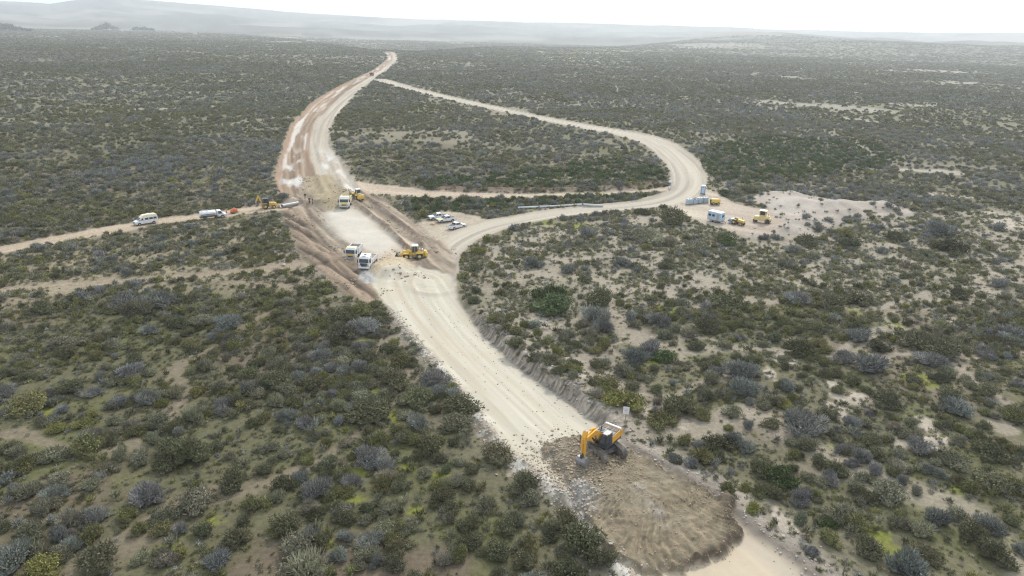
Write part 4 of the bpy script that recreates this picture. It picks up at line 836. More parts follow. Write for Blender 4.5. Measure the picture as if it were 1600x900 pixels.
    c = MB().tube((4.12, -.15, 3.2), (4.22, -.15, 2.1), .09, n=10).build('bucket_cylinder', 'orange_yellow', ub); MB().tube((4.22, -.15, 2.1), (4.22, -.15, 1.5), .05, n=8).build('rod', 'lightgrey', c)
    MB().box(3.78, 4.26, -.28, -.02, 1.02, 1.5, .05, .02).build('bucket_link', 'dark', ub, .02)
    out = [(4.15, 1.1), (4.35, .75), (4.32, .35), (4.0, .05), (3.55, -.02), (3.05, .12)]; inn = [(3.1, .2), (3.55, .1), (3.95, .16), (4.2, .4), (4.22, .72), (3.7, 1.08)]
    bk = MB().prism(out+inn, -.62, .32); bk.prism(out+[(3.7, 1.08)], -.66, -.62).prism(out+[(3.7, 1.08)], .32, .36)
    b = bk.build('bucket', 'grey', ub, .01)
    for k in range(4): MB().prism([(3.1, .1), (3.1, .22), (2.82, .16)], -.6+k*.27, -.48+k*.27).build('tooth', 'grey', b)
    MB().box(-1.9, .05, -1.24, -1.2, 2.3, 2.34).box(-1.9, .05, -1.24, -1.2, 2.48, 2.52).box(-1.9, -1.86, -1.24, -1.2, 2.05, 2.5).box(0, .04, -1.24, -1.2, 2.0, 2.5).build('handrail', 'dark', ub)
    for y_ in (.42, 1.22): MB().tube((1.66, y_, 2.95), (1.66, y_+.16, 3.0), .02, n=6).box(1.55, 1.75, y_+.05, y_+.1, 2.2, 2.5).build('mirror', 'dark', ub)
    for ch in list(ub.children):
        ch.parent = t; ch.matrix_parent_inverse = Matrix.Identity(4); ch.rotation_euler = ub.rotation_euler
        if ch.name.split('.')[0] not in ('boom', 'stick', 'bucket', 'bucket_link', 'lift_cylinder', 'arm_cylinder', 'bucket_cylinder'):
            ch.scale = (.86,)*3; ch.location = (0, 0, 1.08*.14)
    bpy.data.objects.remove(ub)
excavator()

# ------------------------------------------------------------------ tipper trucks
def truck(px, py, yaw, label, cabm, roofm, grillem, bodym, load=None, hatch=False, visor=None, scale=1.0, group='tipper trucks on the work pad', lampm='lightgrey', z=None, cat='truck', name='tipper_truck', bx=-1.6, top=2.5, fill=2.05, sleeper=False):
    t = thing(name, label, cat, HZ(px, py), yaw, group); t.scale = (scale,)*3
    MB().box(bx+.1, 3.7, -.42, .42, .62, .92).box(.3, 1.2, -1.15, -.6, .5, 1.0).box(.3, 1.2, .6, 1.15, .5, 1.0).build('chassis', 'dark', t, .02)
    for x in ((2.75, bx+1.1) if bx > -2.5 else (2.75, bx+2.2, bx+.9)):
        for y in (-1.05, 1.05): wheel(t, x, y, .52, .36 if x > 0 else .5)
    cab = MB().prism(([] if sleeper else [(2.0, .85)])+[(3.95, .75), (4.02, 1.7), (3.82, 2.72)]+([(3.6, 2.9), (1.75, 3.3), (1.7, .9)] if sleeper else [(3.55, 2.92), (2.0, 2.98)]), -1.24, 1.24, lambda q: .10 if q > 2.0 else 0).build('cab', cabm, t, .09)
    if sleeper: MB().prism([(3.55, 2.93), (1.8, 3.31), (1.85, 3.36), (3.5, 3.0)], -1.0, 1.0).build('roof', roofm, cab, .02)
    else: MB().box(2.08, 3.5, -1.1, 1.1, 2.93, 3.06, .08, .08).build('roof', roofm, cab, .05)
    if hatch:
        MB().prism([(2.75, 3.05), (2.35, 3.15), (2.35, 3.29), (2.75, 3.2)], -.25, .2).build('roof_hatch', 'dark', cab, .02)
        MB().box(3.3, 3.42, -.55, .35, 3.05, 3.13, .02, .02).build('roof_light_bar', 'lightgrey', cab, .02)
    MB().quad((4.045, -1.06, 1.78), (4.045, 1.06, 1.78), (3.865, .98, 2.62), (3.865, -.98, 2.62), .02).build('windscreen', 'glass', cab)
    for sg in (-1, 1):
        a = [(3.7, sg*1.245, 1.78), (2.6, sg*1.245, 1.78), (2.6, sg*1.165, 2.5), (3.6, sg*1.165, 2.5)]
        MB().quad(*(a if sg > 0 else a[::-1]), .015).build('side_window', 'glass', cab)
        MB().box(3.72, 3.92, sg*1.42-.12, sg*1.42+.12, 1.75, 2.45, .02, .02).tube((3.75, sg*1.2, 2.3), (3.8, sg*1.4, 2.3), .025, n=6).build('mirror', 'dark', t, .02)
        MB().box(3.98, 4.06, sg*.95-.18, sg*.95+.18, .98, 1.16).build('headlight', lampm, cab, .02)
        MB().box(2.2, 3.3, sg*1.06-.2, sg*1.06+.2, 1.06, 1.14).build('mudguard', 'dark', t, .02)
    MB().box(3.95, 4.06, -.85, .85, 1.22, 1.68, .01, .06).build('grille', grillem, cab, .02)
    MB().box(3.85, 4.12, -1.25, 1.25, .52, .92, .03, .02).build('bumper', cabm if grillem == 'dark' else 'lightgrey', cab, .04)
    MB().box(3.98, 4.10, -.6, .6, .93, 1.2).build('lower_grille', 'dark', cab, .02)
    if visor: MB().quad((3.9, -1.05, 2.66), (3.9, 1.05, 2.66), (4.08, 1.0, 2.6), (4.08, -1.0, 2.6), .03).build('sun_visor', visor, cab)
    bd = MB().box(bx, 1.6, -1.25, 1.25, 1.0, 1.12).box(bx, 1.6, -1.25, -1.17, 1.12, top).box(bx, 1.6, 1.17, 1.25, 1.12, top).box(1.51, 1.6, -1.17, 1.17, 1.12, top+.15).box(bx, bx+.08, -1.17, 1.17, 1.12, top-.1)
    bd = bd.build('tipper_body', bodym, t, .02)
    for k in range(4):
        for sg in (-1, 1): MB().box(bx+.1+k*(1.3-bx)/3.2, bx+.22+k*(1.3-bx)/3.2, sg*1.29-.04, sg*1.29+.04, 1.1, top-.05).build('rib', bodym, bd)
    if load:
        g = np.random.default_rng(5); n = 9; mm = MB()
        pts = [[(bx+.09+(1.41-bx)*i/(n-1), -1.16+2.32*j_/4, fill+.3*math.sin(math.pi*i/(n-1))*math.sin(math.pi*j_/4)+g.uniform(-.05, .05)) for j_ in range(5)] for i in range(n)]
        mm.v = [q for rw in pts for q in rw]; mm.f = [(i*5+j_, i*5+j_+1, (i+1)*5+j_+1, (i+1)*5+j_) for i in range(n-1) for j_ in range(4)]
        mm.build('load', load, t)
    else:
        MB().prism([(-4.12, 2.6), (1.76, 2.6), (1.76, 2.88), (.8, 2.95), (-3.4, 2.95), (-4.12, 2.75)], -1.28, 1.28, lambda q: .25 if q > 2.9 else 0).build('tarpaulin', 'white', t, .05)
    return t
truck(577, 414, R_(-95), 'white tipper truck with dark grille and roof hatch, nearest truck to the heap', 'white', 'white', 'dark', 'white', 'clod', hatch=True, bx=-2.6, top=2.0, fill=1.7, sleeper=True, scale=.83)
truck(555.5, 400, R_(-94), 'white truck with yellow grille and cream roof parked behind the all-white truck', 'white', 'cream', 'yellow', 'white', 'bedload', bx=-1.7, top=2.6, fill=2.3, scale=.83)
truck(541, 321, R_(-84), 'pale tipper truck with yellow grille coming down the olive fill', 'white', 'cream', 'lemon', 'cream', 'clod', visor='white', bx=-1.7, scale=.95)
truck(581, 118.5, yaw_px((588, 114), (560, 126)), 'tiny reddish-brown truck far away on the streaked roadbed', 'red', 'red', 'dark', 'red', 'bedload', group=None, bx=-4.0)

# ------------------------------------------------------------------ wheel loaders
def loader(px, py, yaw, label, body='yellow', roof='white', turn=.12, lift=0.0, group='yellow wheel loaders on the work pad', bucket='dark'):
    t = thing('wheel_loader', label, 'wheel loader', HZ(px, py), yaw, group); t.scale = (.87,)*3
    for x in (-1.45, 1.45):
        for y in (-.95, .95): wheel(t, x, y, .75, .52, 'khaki', 20, 18)
    MB().prism([(-3.1, .75), (-.1, .6), (.1, 1.5), (-.2, 1.65), (-1.2, 1.95), (-2.9, 1.85), (-3.15, 1.5)], -.62, .62).build('engine_hood', body, t, .08)
    MB().prism([(-3.25, .7), (-2.6, .65), (-2.6, 1.5), (-3.2, 1.55)], -1.0, 1.0).build('counterweight', body, t, .08)
    MB().box(-2.5, -1.2, -.45, .45, 1.9, 2.0, .1, .05).build('hood_vent', 'dark', t, .02)
    MB().box(-2.3, -2.0, -.5, .5, 1.98, 2.22, .05, .1).build('air_box', 'white', t, .05)
    MB().tube((-1.3, -.35, 1.9), (-1.3, -.35, 2.75), .06, n=8).build('exhaust', 'dark', t)
    for sg in (-1, 1):
        MB().prism([(-2.3, 1.45), (-.75, 1.45), (-.7, 1.55), (-2.3, 1.6)], sg*.95-.3, sg*.95+.3).build('mudguard', body, t, .03)
        MB().prism([(.75, 1.35), (2.2, 1.35), (2.0, 1.62), (.9, 1.62)], sg*.95-.28, sg*.95+.28).build('mudguard', body, t, .03)
        MB().box(-.6, .2, sg*.9-.2, sg*.9+.2, .5, .62).box(-.6, .2, sg*.9-.2, sg*.9+.2, .85, .92).build('step', 'dark', t)
        MB().prism([(.55, 1.75), (.8, 1.5), (2.3, .75), (3.05, .35), (3.15, .6), (2.4, 1.15), (1.2, 1.95), (.6, 2.0)], sg*.5-.1, sg*.5+.1).build('lift_arm', body, t, .02)
        c = MB().tube((.5, sg*.3, 1.0), (1.3, sg*.3, 1.0), .08, n=8).build('lift_cylinder', 'dark', t); MB().tube((1.3, sg*.3, 1.0), (2.1, sg*.45, .95), .045, n=8).build('rod', 'lightgrey', c)
    MB().prism([(.1, .6), (2.0, .55), (1.9, 1.1), (1.0, 1.8), (.4, 1.8), (.1, 1.4)], -.42, .42).build('front_frame', body, t, .04)
    cab = MB().prism([(-1.15, 1.45), (.25, 1.35), (.3, 1.9), (.05, 3.0), (-1.05, 3.0), (-1.2, 2.0)], -.72, .72, lambda z: .08 if z > 2.5 else 0).build('cab', body, t, .05)
    MB().box(-1.3, .3, -.8, .8, 3.0, 3.2, .12, .12).build('cab_roof', roof, cab, .06)
    MB().quad((.315, -.6, 1.95), (.315, .6, 1.95), (.1, .55, 2.9), (.1, -.55, 2.9), .012).build('window', 'glass', cab)
    MB().quad((-1.2, .6, 2.05), (-1.2, -.6, 2.05), (-1.08, -.55, 2.9), (-1.08, .55, 2.9), .012).build('window', 'glass', cab)
    for sg in (-1, 1):
        for (a0, a1, b0, b1) in ((-1.1, -.5, -1.0, -.5), (-.42, .22, -.42, .05)):
            q = [(a1, sg*.725, 1.6), (a0, sg*.725, 1.9 if a0 < -1 else 1.6), (b0, sg*.645, 2.9), (b1, sg*.645, 2.9)]
            MB().quad(*(q if sg > 0 else q[::-1]), .012).build('window', 'glass', cab)
        MB().box(-3.2, -3.12, sg*.75-.1, sg*.75+.1, 1.3, 1.45).build('tail_light', 'red', t)
        MB().box(.2, .32, sg*.6-.08, sg*.6+.08, 3.05, 3.2).build('headlight', 'lightgrey', t)
    o = [(2.95, .85), (3.0, .25), (3.2, .05), (4.0, .0), (4.0, .06), (3.3, .14), (3.12, .3), (3.08, .8), (3.35, 1.15), (3.3, 1.2)]
    b = MB().prism(o, -1.3, 1.3)
    side = [(2.95, .85), (3.0, .25), (3.2, .05), (4.0, .0), (3.8, .45), (3.3, 1.2)]
    b.prism(side, -1.34, -1.3).prism(side, 1.3, 1.34); b = b.build('bucket', bucket, t, .01)
    for k in range(7): MB().prism([(3.95, .0), (3.95, .06), (4.15, .02)], -1.25+k*.4, -1.15+k*.4).build('tooth', 'grey', b)
    return t
loader(645, 404, R_(191), 'yellow wheel loader with white cab roof side-on beside the brown heap')
loader(559, 311, R_(121), 'yellow wheel loader seen from behind next to the truck on the olive fill', bucket='brown')

# ------------------------------------------------------------------ pickups
def pickup(px, py, yaw, label, canopy=False, bedload=None, bonnet=None):
    t = thing('pickup_truck', label, 'pickup truck', HZ(px, py), yaw, 'white pickups parked beside the curved road'); t.scale = (.85,)*3
    tk = lambda z: .14 if z > 1.1 else 0
    MB().prism([(-2.6, .45), (2.5, .42), (2.6, .7), (2.55, .98), (1.25, 1.12), (-2.6, 1.1)], -.93, .93).build('body', 'white', t, .06)
    MB().prism([(-.95, 1.08), (1.15, 1.1), (.35, 1.72), (-.1, 1.8), (-.85, 1.76)], -.9, .9, lambda z: .17 if z > 1.3 else 0).build('cabin', 'white', t, .05)
    MB().quad((1.13, -.78, 1.16), (1.13, .78, 1.16), (.42, .68, 1.70), (.42, -.68, 1.70), .015).build('windscreen', 'glass', t)
    MB().quad((-.96, .74, 1.2), (-.96, -.74, 1.2), (-.88, -.66, 1.68), (-.88, .66, 1.68), .015).build('rear_window', 'glass', t)
    for sg in (-1, 1):
        for (a, b, c, d) in ((.86, .1, .15, .34), (.03, -.82, -.76, .07)):
            q = [(a, sg*.875, 1.17), (b, sg*.875, 1.17), (c, sg*.742, 1.66), (d, sg*.742, 1.66)]
            MB().quad(*(q if sg > 0 else q[::-1]), .015).build('side_window', 'glass', t)
        for x in (1.65, -1.55):
            MB().tube((x, sg*.80, .42), (x, sg*.945, .42), .46, n=18).build('wheel_arch', 'dark', t); wheel(t, x, sg*.83, .40, .26, 'lightgrey', 16)
        MB().box(2.46, 2.6, sg*.68-.2, sg*.68+.2, .74, .9, .03, .02).build('headlight', 'lightgrey', t, .02)
        MB().box(-2.63, -2.58, sg*.84-.08, sg*.84+.08, .7, 1.02).build('tail_light', 'red', t)
        MB().box(.75, .9, sg*1.0-.1, sg*1.0+.1, 1.15, 1.32).build('mirror', 'dark', t, .02)
    MB().box(2.5, 2.63, -.42, .42, .66, .88).build('grille', 'dark', t, .02)
    MB().box(2.45, 2.7, -.92, .92, .42, .62, .02, .04).build('bumper', 'dark', t, .03)
    MB().box(-2.52, -1.0, -.8, .8, 1.085, 1.12).build('bed_liner', 'dark', t)
    MB().box(-2.6, -2.54, -.92, .92, 1.09, 1.2).box(-2.54, -1.0, -.92, -.83, 1.09, 1.2).box(-2.54, -1.0, .83, .92, 1.09, 1.2).build('bed_rail', 'white', t)
    if bonnet: MB().quad((1.3, -.6, 1.13), (2.3, -.55, 1.035), (2.3, .55, 1.035), (1.3, .6, 1.13), .012).build('bonnet_sticker', bonnet, t)
    if canopy: MB().tube((-1.0, -.7, 1.2), (-1.0, -.7, 1.85), .035, n=6).tube((-1.0, .7, 1.2), (-1.0, .7, 1.85), .035, n=6).tube((-1.0, -.7, 1.85), (-1.0, .7, 1.85), .035, n=6).build('roll_bar', 'dark', t)
pickup(684, 342.5, R_(205), 'white pickup parked nearest the dark hedge, behind the two others', True)
pickup(697, 346.5, R_(210), 'white pickup with pale yellow-green bonnet, middle of the three parked by the road', True, bonnet='lemon')
pickup(713.5, 357, R_(44), 'white pickup with its open bed towards the pad, closest to the curved road')

# ------------------------------------------------------------------ minibus and tank truck on the dirt track
def minibus():
    t = thing('minibus', 'white minibus with a cream-yellow high roof driving along the left dirt track', 'minibus', HZ(228, 350), yaw_px((262, 346), (205, 355))); t.scale = (.82,)*3
    tk = lambda z: .16 if z > 1.9 else (.05 if z > 1.2 else 0)
    MB().prism([(-2.9, .42), (2.75, .40), (2.85, .75), (2.7, 1.05), (1.95, 1.3), (1.3, 2.05), (-2.85, 2.05), (-2.95, 1.2)], -.98, .98, tk).build('body', 'white', t, .07)
    MB().prism([(-2.83, 2.03), (1.28, 2.03), (.75, 2.5), (.3, 2.62), (-2.4, 2.62), (-2.78, 2.45)], -.83, .83, lambda z: .12 if z > 2.4 else 0).build('roof', 'cream', t, .08)
    MB().box(-1.3, -.4, -.45, .45, 2.61, 2.76, .08, .06).build('roof_vent', 'white', t, .04)
    MB().quad((1.92, -.82, 1.37), (1.92, .82, 1.37), (1.36, .75, 2.0), (1.36, -.75, 2.0), .015).build('windscreen', 'glass', t)
    for sg in (-1, 1):
        for (a, b) in ((1.35, .75), (.35, -.55), (-.75, -1.65), (-1.8, -2.6)):
            q = [(a, sg*.935, 1.35), (b, sg*.935, 1.35), (b, sg*.86, 1.86), (a-(.3 if a > 1 else 0), sg*.86, 1.86)]
            MB().quad(*(q if sg > 0 else q[::-1]), .03).build('side_window', 'glass', t)
        for x in (1.85, -1.75):
            MB().tube((x, sg*.85, .4), (x, sg*.99, .4), .43, n=18).build('wheel_arch', 'dark', t); wheel(t, x, sg*.87, .36, .24, 'lightgrey', 16)
        MB().box(2.7, 2.83, sg*.75-.16, sg*.75+.16, .78, .95, .03, .02).build('headlight', 'lightgrey', t, .02)
        MB().box(-2.99, -2.9, sg*.85-.08, sg*.85+.08, .8, 1.3).build('tail_light', 'red', t)
        MB().box(1.6, 1.75, sg*1.08-.09, sg*1.08+.09, 1.3, 1.6).build('mirror', 'dark', t, .02)
    MB().box(2.72, 2.87, -.45, .45, .72, .92).build('grille', 'dark', t, .02)
    MB().box(2.6, 2.95, -.96, .96, .38, .6, .03, .05).build('bumper', 'grey', t, .03)
    MB().quad((-2.96, .6, 1.35), (-2.96, -.6, 1.35), (-2.9, -.55, 1.9), (-2.9, .55, 1.9), .02).build('rear_window', 'glass', t)
minibus()
def tank_truck():
    t = thing('tank_truck', 'white truck with a long rounded water tank, stopped on the dirt track', 'tank truck', HZ(333, 341), yaw_px((310, 342), (356, 337))); t.scale = (.9,)*3
    MB().box(-3.1, 2.9, -.4, .4, .5, .7).build('chassis', 'dark', t)
    for x in (2.15, -1.9):
        for y in (-.88, .88): wheel(t, x, y, .42, .3, 'lightgrey', 16)
    n = 18; m = MB(); ring = []
    for i, (x, s) in enumerate(((-3.1, .55), (-3.0, .92), (-2.9, 1.0), (.55, 1.0), (.65, .92), (.72, .55))):
        ring.append(len(m.v))
        for k in range(n):
            a = k*6.283/n; m.v.append((x, 1.0*s*math.cos(a), 1.42+.72*s*math.sin(a)))
    for i in range(5):
        for k in range(n): m.f.append((ring[i]+k, ring[i]+(k+1) % n, ring[i+1]+(k+1) % n, ring[i+1]+k))
    m.f += [tuple(range(n-1, -1, -1)), tuple(range(ring[5], ring[5]+n))]
    tk = m.build('tank', 'white', t, smooth=True)
    for x in (-2.4, -1.2, 0): MB().tube((x, 0, 2.12), (x, 0, 2.22), .22, n=12).build('hatch', 'lightgrey', tk)
    for sg in (-1, 1):
        MB().box(-2.9, .5, sg*1.0-.03, sg*1.0+.03, 1.30, 1.42).build('stripe', 'dark', tk); MB().box(-3.0, .6, sg*.8-.12, sg*.8+.12, .68, .8).build('side_rail', 'dark', t)
    cab = MB().prism([(.95, .55), (3.05, .52), (3.15, 1.0), (2.35, 1.25), (1.95, 1.95), (.98, 2.0)], -.95, .95, lambda z: .12 if z > 1.5 else 0).build('cab', 'white', t, .08)
    MB().quad((2.36, -.78, 1.3), (2.36, .78, 1.3), (1.99, .7, 1.9), (1.99, -.7, 1.9), .015).build('windscreen', 'glass', cab)
    for sg in (-1, 1):
        q = [(2.15, sg*.955, 1.25), (1.2, sg*.955, 1.25), (1.2, sg*.845, 1.85), (1.85, sg*.845, 1.85)]
        MB().quad(*(q if sg > 0 else q[::-1]), .015).build('side_window', 'glass', cab)
        MB().box(3.05, 3.18, sg*.7-.18, sg*.7+.18, .78, .95).build('headlight', 'lightgrey', cab, .02)
        MB().tube((2.15, sg*.86, .45), (2.15, sg*.965, .45), .48, n=16).build('wheel_arch', 'dark', cab)
    MB().box(2.95, 3.22, -.95, .95, .45, .66, .02, .03).build('bumper', 'lightgrey', cab, .03)
tank_truck()

# ------------------------------------------------------------------ backhoe, culvert pipe, orange pump
def backhoe():
    t = thing('backhoe_loader', 'yellow backhoe loader with its digging arm folded up, at the end of the dirt track', 'backhoe', HZ(418, 325.5), yaw_px((400, 327), (436, 324))); t.scale = (.92,)*3
    for y in (-.85, .85): wheel(t, -.6, y, .68, .45, 'yellow', 18, 16); wheel(t, 1.55, y, .48, .34, 'yellow', 16, 14)
    MB().prism([(.35, .7), (2.3, .7), (2.35, 1.3), (2.1, 1.5), (.35, 1.65)], -.5, .5).build('engine_hood', 'yellow', t, .07)
    MB().box(-1.3, 2.1, -.4, .4, .5, .75).build('chassis', 'dark', t)
    cab = MB().prism([(-1.1, .95), (.3, .95), (.45, 1.6), (.2, 2.6), (-.95, 2.6), (-1.2, 1.7)], -.78, .78, lambda z: .08 if z > 2 else 0).build('cab', 'dark', t, .05)
    MB().box(-1.2, .4, -.82, .82, 2.6, 2.74, .1, .1).build('cab_roof', 'dark', cab, .05)
    for sg in (-1, 1):
        q = [(.3, sg*.785, 1.3), (-1.0, sg*.785, 1.5), (-.9, sg*.705, 2.5), (.12, sg*.705, 2.5)]
        MB().quad(*(q if sg > 0 else q[::-1]), .012).build('window', 'glass', cab)
        MB().prism([(1.0, 1.0), (1.2, .85), (2.9, .25), (3.0, .5), (2.2, 1.05), (1.1, 1.25)], sg*.62-.08, sg*.62+.08).build('lift_arm', 'yellow', t, .02)
        MB().prism([(-1.3, .5), (-1.15, .5), (-1.15, 1.1), (-1.3, 1.1)], sg*.75-.08, sg*.75+.08).box(-1.45, -1.0, sg*.9-.2, sg*.9+.2, .0, .1).tube((-1.22, sg*.8, .1), (-1.22, sg*.8, .6), .06).build('stabiliser', 'yellow', t)
        MB().prism([(-1.25, 1.4), (-.1, 1.38), (-.05, 1.5), (-1.25, 1.55)], sg*.86-.24, sg*.86+.24).build('mudguard', 'yellow', t, .03)
    o = [(2.9, .75), (2.95, .2), (3.15, .05), (3.75, 0), (3.75, .06), (3.2, .14), (3.05, .3), (3.02, .75)]
    MB().prism(o, -1.1, 1.1).build('front_bucket', 'lightgrey', t)
    MB().prism([(-1.25, .95), (-1.0, 1.2), (-1.75, 3.15), (-1.95, 3.55), (-2.2, 3.5), (-2.1, 3.0)], -.16, .16).build('boom', 'yellow', t, .02)
    MB().prism([(-2.2, 3.55), (-1.9, 3.3), (-2.7, 1.7), (-2.95, 1.55), (-2.95, 1.8)], -.12, .12).build('dipper', 'yellow', t, .02)
    MB().prism([(-2.7, 1.75), (-2.55, 1.3), (-2.75, 1.0), (-3.1, .95), (-3.05, 1.05), (-2.85, 1.15), (-2.75, 1.4), (-3.0, 1.8)], -.32, .32).build('rear_bucket', 'grey', t, .01)
    MB().tube((.8, -.25, 1.6), (.8, -.25, 2.2), .05, n=8).build('exhaust', 'dark', t)
backhoe()
def corr_pipe(name, label, p0, p1, rad, mat, cat, grp=None, ncor=40, hollow=True, zoff=0):
    c = [(Vector(p0)), Vector(p1)]; d = (c[1]-c[0]); Lg = d.length; yaw = math.atan2(d.y, d.x)
    m = MB(); n = 20; rings = []
    for i in range(ncor*2+1):
        rr = rad*(1+(.035 if i % 2 else 0)); rings.append(len(m.v))
        for k in range(n):
            a = k*6.283/n; m.v.append((Lg*i/(ncor*2), rr*math.cos(a), rad+rr*math.sin(a)))
    for i in range(len(rings)-1):
        for k in range(n): m.f.append((rings[i]+k, rings[i]+(k+1) % n, rings[i+1]+(k+1) % n, rings[i+1]+k))
    if hollow:
        for x0, x1, r0, r1 in ((0, .0, rad, rad*.93), (0, Lg, rad*.93, rad*.93), (Lg, Lg, rad*.93, rad)):
            i0 = len(m.v)
            for xx, rr in ((x0, r0), (x1, r1)):
                for k in range(n):
                    a = k*6.283/n; m.v.append((xx, rr*math.cos(a), rad+rr*math.sin(a)))
            for k in range(n): m.f.append((i0+k, i0+(k+1) % n, i0+n+(k+1) % n, i0+n+k))
    o = m.build(name, mat); o.location = c[0]+Vector((0, 0, zoff)); o.rotation_euler = (0, -math.asin(max(-1, min(1, d.z/Lg))), yaw)
    return prop(o, label, cat, grp)
corr_pipe('culvert_pipe', 'grey corrugated culvert pipe lying across the ditch beside the backhoe', HZ(441, 325), HZ(466, 320), .42, 'zinc', 'pipe', zoff=.05)
pp = [HZ(808, 326.5), HZ(842, 325), HZ(876, 323.5), HZ(910, 322), HZ(943, 320.5)]
for k in range(4):
    a, b = pp[k], pp[k+1]; e = (b-a)*.03
    corr_pipe('drain_pipe', ['pale blue-grey drain pipe nearest the parked pickups, first of the row beside the curved road', 'pale drain pipe lying second from the pickups in the row below the hedge', 'pale drain pipe lying third from the pickups in the row below the hedge', 'pale drain pipe farthest from the pickups, at the road junction end of the row'][k], a+e, b-e, .27, 'concrete', 'pipe', 'pale pipes in a row beside the curved road', 14)
def pump():
    t = thing('water_pump', 'small bright orange machine standing on the track just ahead of the tank truck', 'pump', HZ(366, 333), yaw_px((355, 335), (378, 331))); t.scale = (.85,)*3
    MB().box(-.9, .9, -.5, .5, .35, 1.15, .12, .08).build('housing', 'orange', t, .08)
    MB().box(-.45, .35, -.3, .3, 1.14, 1.38, .08, .06).build('engine_cover', 'orange', t, .06)
    MB().tube((.1, 0, 1.36), (.1, 0, 1.55), .09, n=10).build('filler_cap', 'white', t)
    MB().box(-1.0, 1.0, -.55, .55, .25, .36).build('skid', 'dark', t)
    for y in (-.58, .58): wheel(t, -.1, y, .28, .16, 'lightgrey', 14)
    MB().tube((.9, 0, .3), (1.6, 0, .12), .05, n=6).build('tow_bar', 'dark', t)
pump()
p = HZ(354, 333)
c = MB(); c.box(-.22, .22, -.22, .22, 0, .05).tube((0, 0, .05), (0, 0, .8), .17, .03, n=14); c = c.build('traffic_cone', 'orange'); c.location = p; prop(c, 'small orange cone between the tank truck and the orange machine', 'cone')

# ------------------------------------------------------------------ yard by the sand mound
def caravan():
    t = thing('site_caravan', 'pale blue site caravan with white roof at the near edge of the yard', 'caravan', HZ(1118, 346.5), yaw_px((1105, 343), (1131, 349))); t.scale = (.9,)*3
    MB().prism([(-2.0, .6), (2.0, .6), (2.05, 1.5), (1.9, 2.7), (-1.9, 2.7), (-2.05, 1.5)], -1.1, 1.1, lambda z: .06 if z > 2 else 0).build('body', 'blue', t, .06)
    MB().prism([(-2.0, 2.68), (2.0, 2.68), (1.85, 2.86), (-1.85, 2.86)], -1.14, 1.14, lambda z: .15 if z > 2.8 else 0).build('roof', 'white', t, .04)
    for x in (-.8, .6): MB().box(x-.25, x+.25, -.3, .3, 2.85, 2.98, .04, .04).build('roof_vent', 'lightgrey', t, .02)
    for (x0, x1, z0, z1) in ((-1.7, -.9, 1.55, 2.2), (-.6, .2, 1.55, 2.2)):
        for sg in (-1, 1):
            f = MB().box(x0, x1, sg*1.1-.03, sg*1.1+.03, z0, z1).build('window', 'lightgrey', t); MB().box(x0+.06, x1-.06, sg*1.1-.045, sg*1.1+.045, z0+.06, z1-.06).build('pane', 'glass', f)
    d = MB().box(.75, 1.45, -1.14, -1.08, .68, 2.4).build('door', 'lightgrey', t, .01); MB().box(1.32, 1.4, -1.18, -1.13, 1.45, 1.55).build('handle', 'dark', d)
    MB().box(2.03, 2.08, -.5, .5, 1.6, 2.2).build('window', 'glass', t)
    for z in (1.0, 1.3): MB().box(-2.03, 2.03, -1.115, -1.09, z, z+.05).box(-2.03, 2.03, 1.09, 1.115, z, z+.05).build('trim_strip', 'white', t)
    for x in (-.5, .45):
        for y in (-1.0, 1.0): wheel(t, x, y, .33, .22, 'lightgrey', 14)
    MB().box(-1.95, 1.95, -.95, .95, .48, .62).tube((2.0, -.5, .52), (3.0, 0, .5), .05, n=6).tube((2.0, .5, .52), (3.0, 0, .5), .05, n=6).tube((2.9, 0, 0), (2.9, 0, .5), .04, n=6).build('chassis', 'dark', t)
caravan()
def cabin(px, py, yaw):
    t = thing('portable_toilet', 'narrow blue cabin with white roof standing by the road junction', 'cabin', HZ(px, py), yaw)
    MB().box(-.62, .62, -.62, .62, .12, 2.15, .02, .02).build('body', 'midblue', t, .04)
    MB().prism([(-.66, 2.14), (.66, 2.14), (.5, 2.38), (-.5, 2.38)], -.66, .66, lambda z: .14 if z > 2.2 else 0).build('roof', 'white', t, .05)
    d = MB().box(-.4, .4, -.68, -.61, .2, 2.0).build('door', 'blue', t, .01); MB().box(.25, .32, -.73, -.67, 1.0, 1.15).build('handle', 'dark', d)
    MB().box(-.25, .25, -.71, -.675, 1.7, 1.85).build('vent', 'dark', d)
    MB().box(-.7, .7, -.7, .7, 0, .13).build('skid', 'dark', t); MB().tube((.45, .45, 2.2), (.45, .45, 2.65), .05, n=8).build('vent_pipe', 'lightgrey', t)
cabin(1098, 302.5, R_(-12))
def tank_cage(px, py, yaw, label, sx_=1.0, h=1.3, lid=False):
    t = thing('water_tank', label, 'water tank', HZ(px, py), yaw, 'pale blue tanks stood together at the yard entrance')
    MB().box(-.55*sx_, .55*sx_, -.5, .5, .14, h, .02, .02).build('tank', 'blue', t, .06)
    MB().box(-.6*sx_, .6*sx_, -.56, .56, 0, .13).build('pallet', 'wood', t)
    for z in (.2, .55, .9, h-.02): MB().box(-.6*sx_, .6*sx_, -.56, -.53, z, z+.04).box(-.6*sx_, .6*sx_, .53, .56, z, z+.04).box(-.6*sx_, -.57*sx_, -.53, .53, z, z+.04).box(.57*sx_, .6*sx_, -.53, .53, z, z+.04).build('cage_bar', 'lightgrey', t)
    for k in range(5):
        x = -.58*sx_+k*.29*sx_; MB().box(x-.02, x+.02, -.59, -.56, .13, h+.02).box(x-.02, x+.02, .56, .59, .13, h+.02).build('cage_upright', 'lightgrey', t)
    MB().tube((0, 0, h), (0, 0, h+.08), .16, n=12).build('lid', 'dark', t)
    if lid: MB().quad((-.5, -.45, h+.1), (.5, -.45, h+.3), (.5, .45, h+.3), (-.5, .45, h+.1), .05).build('cover', 'dark', t)
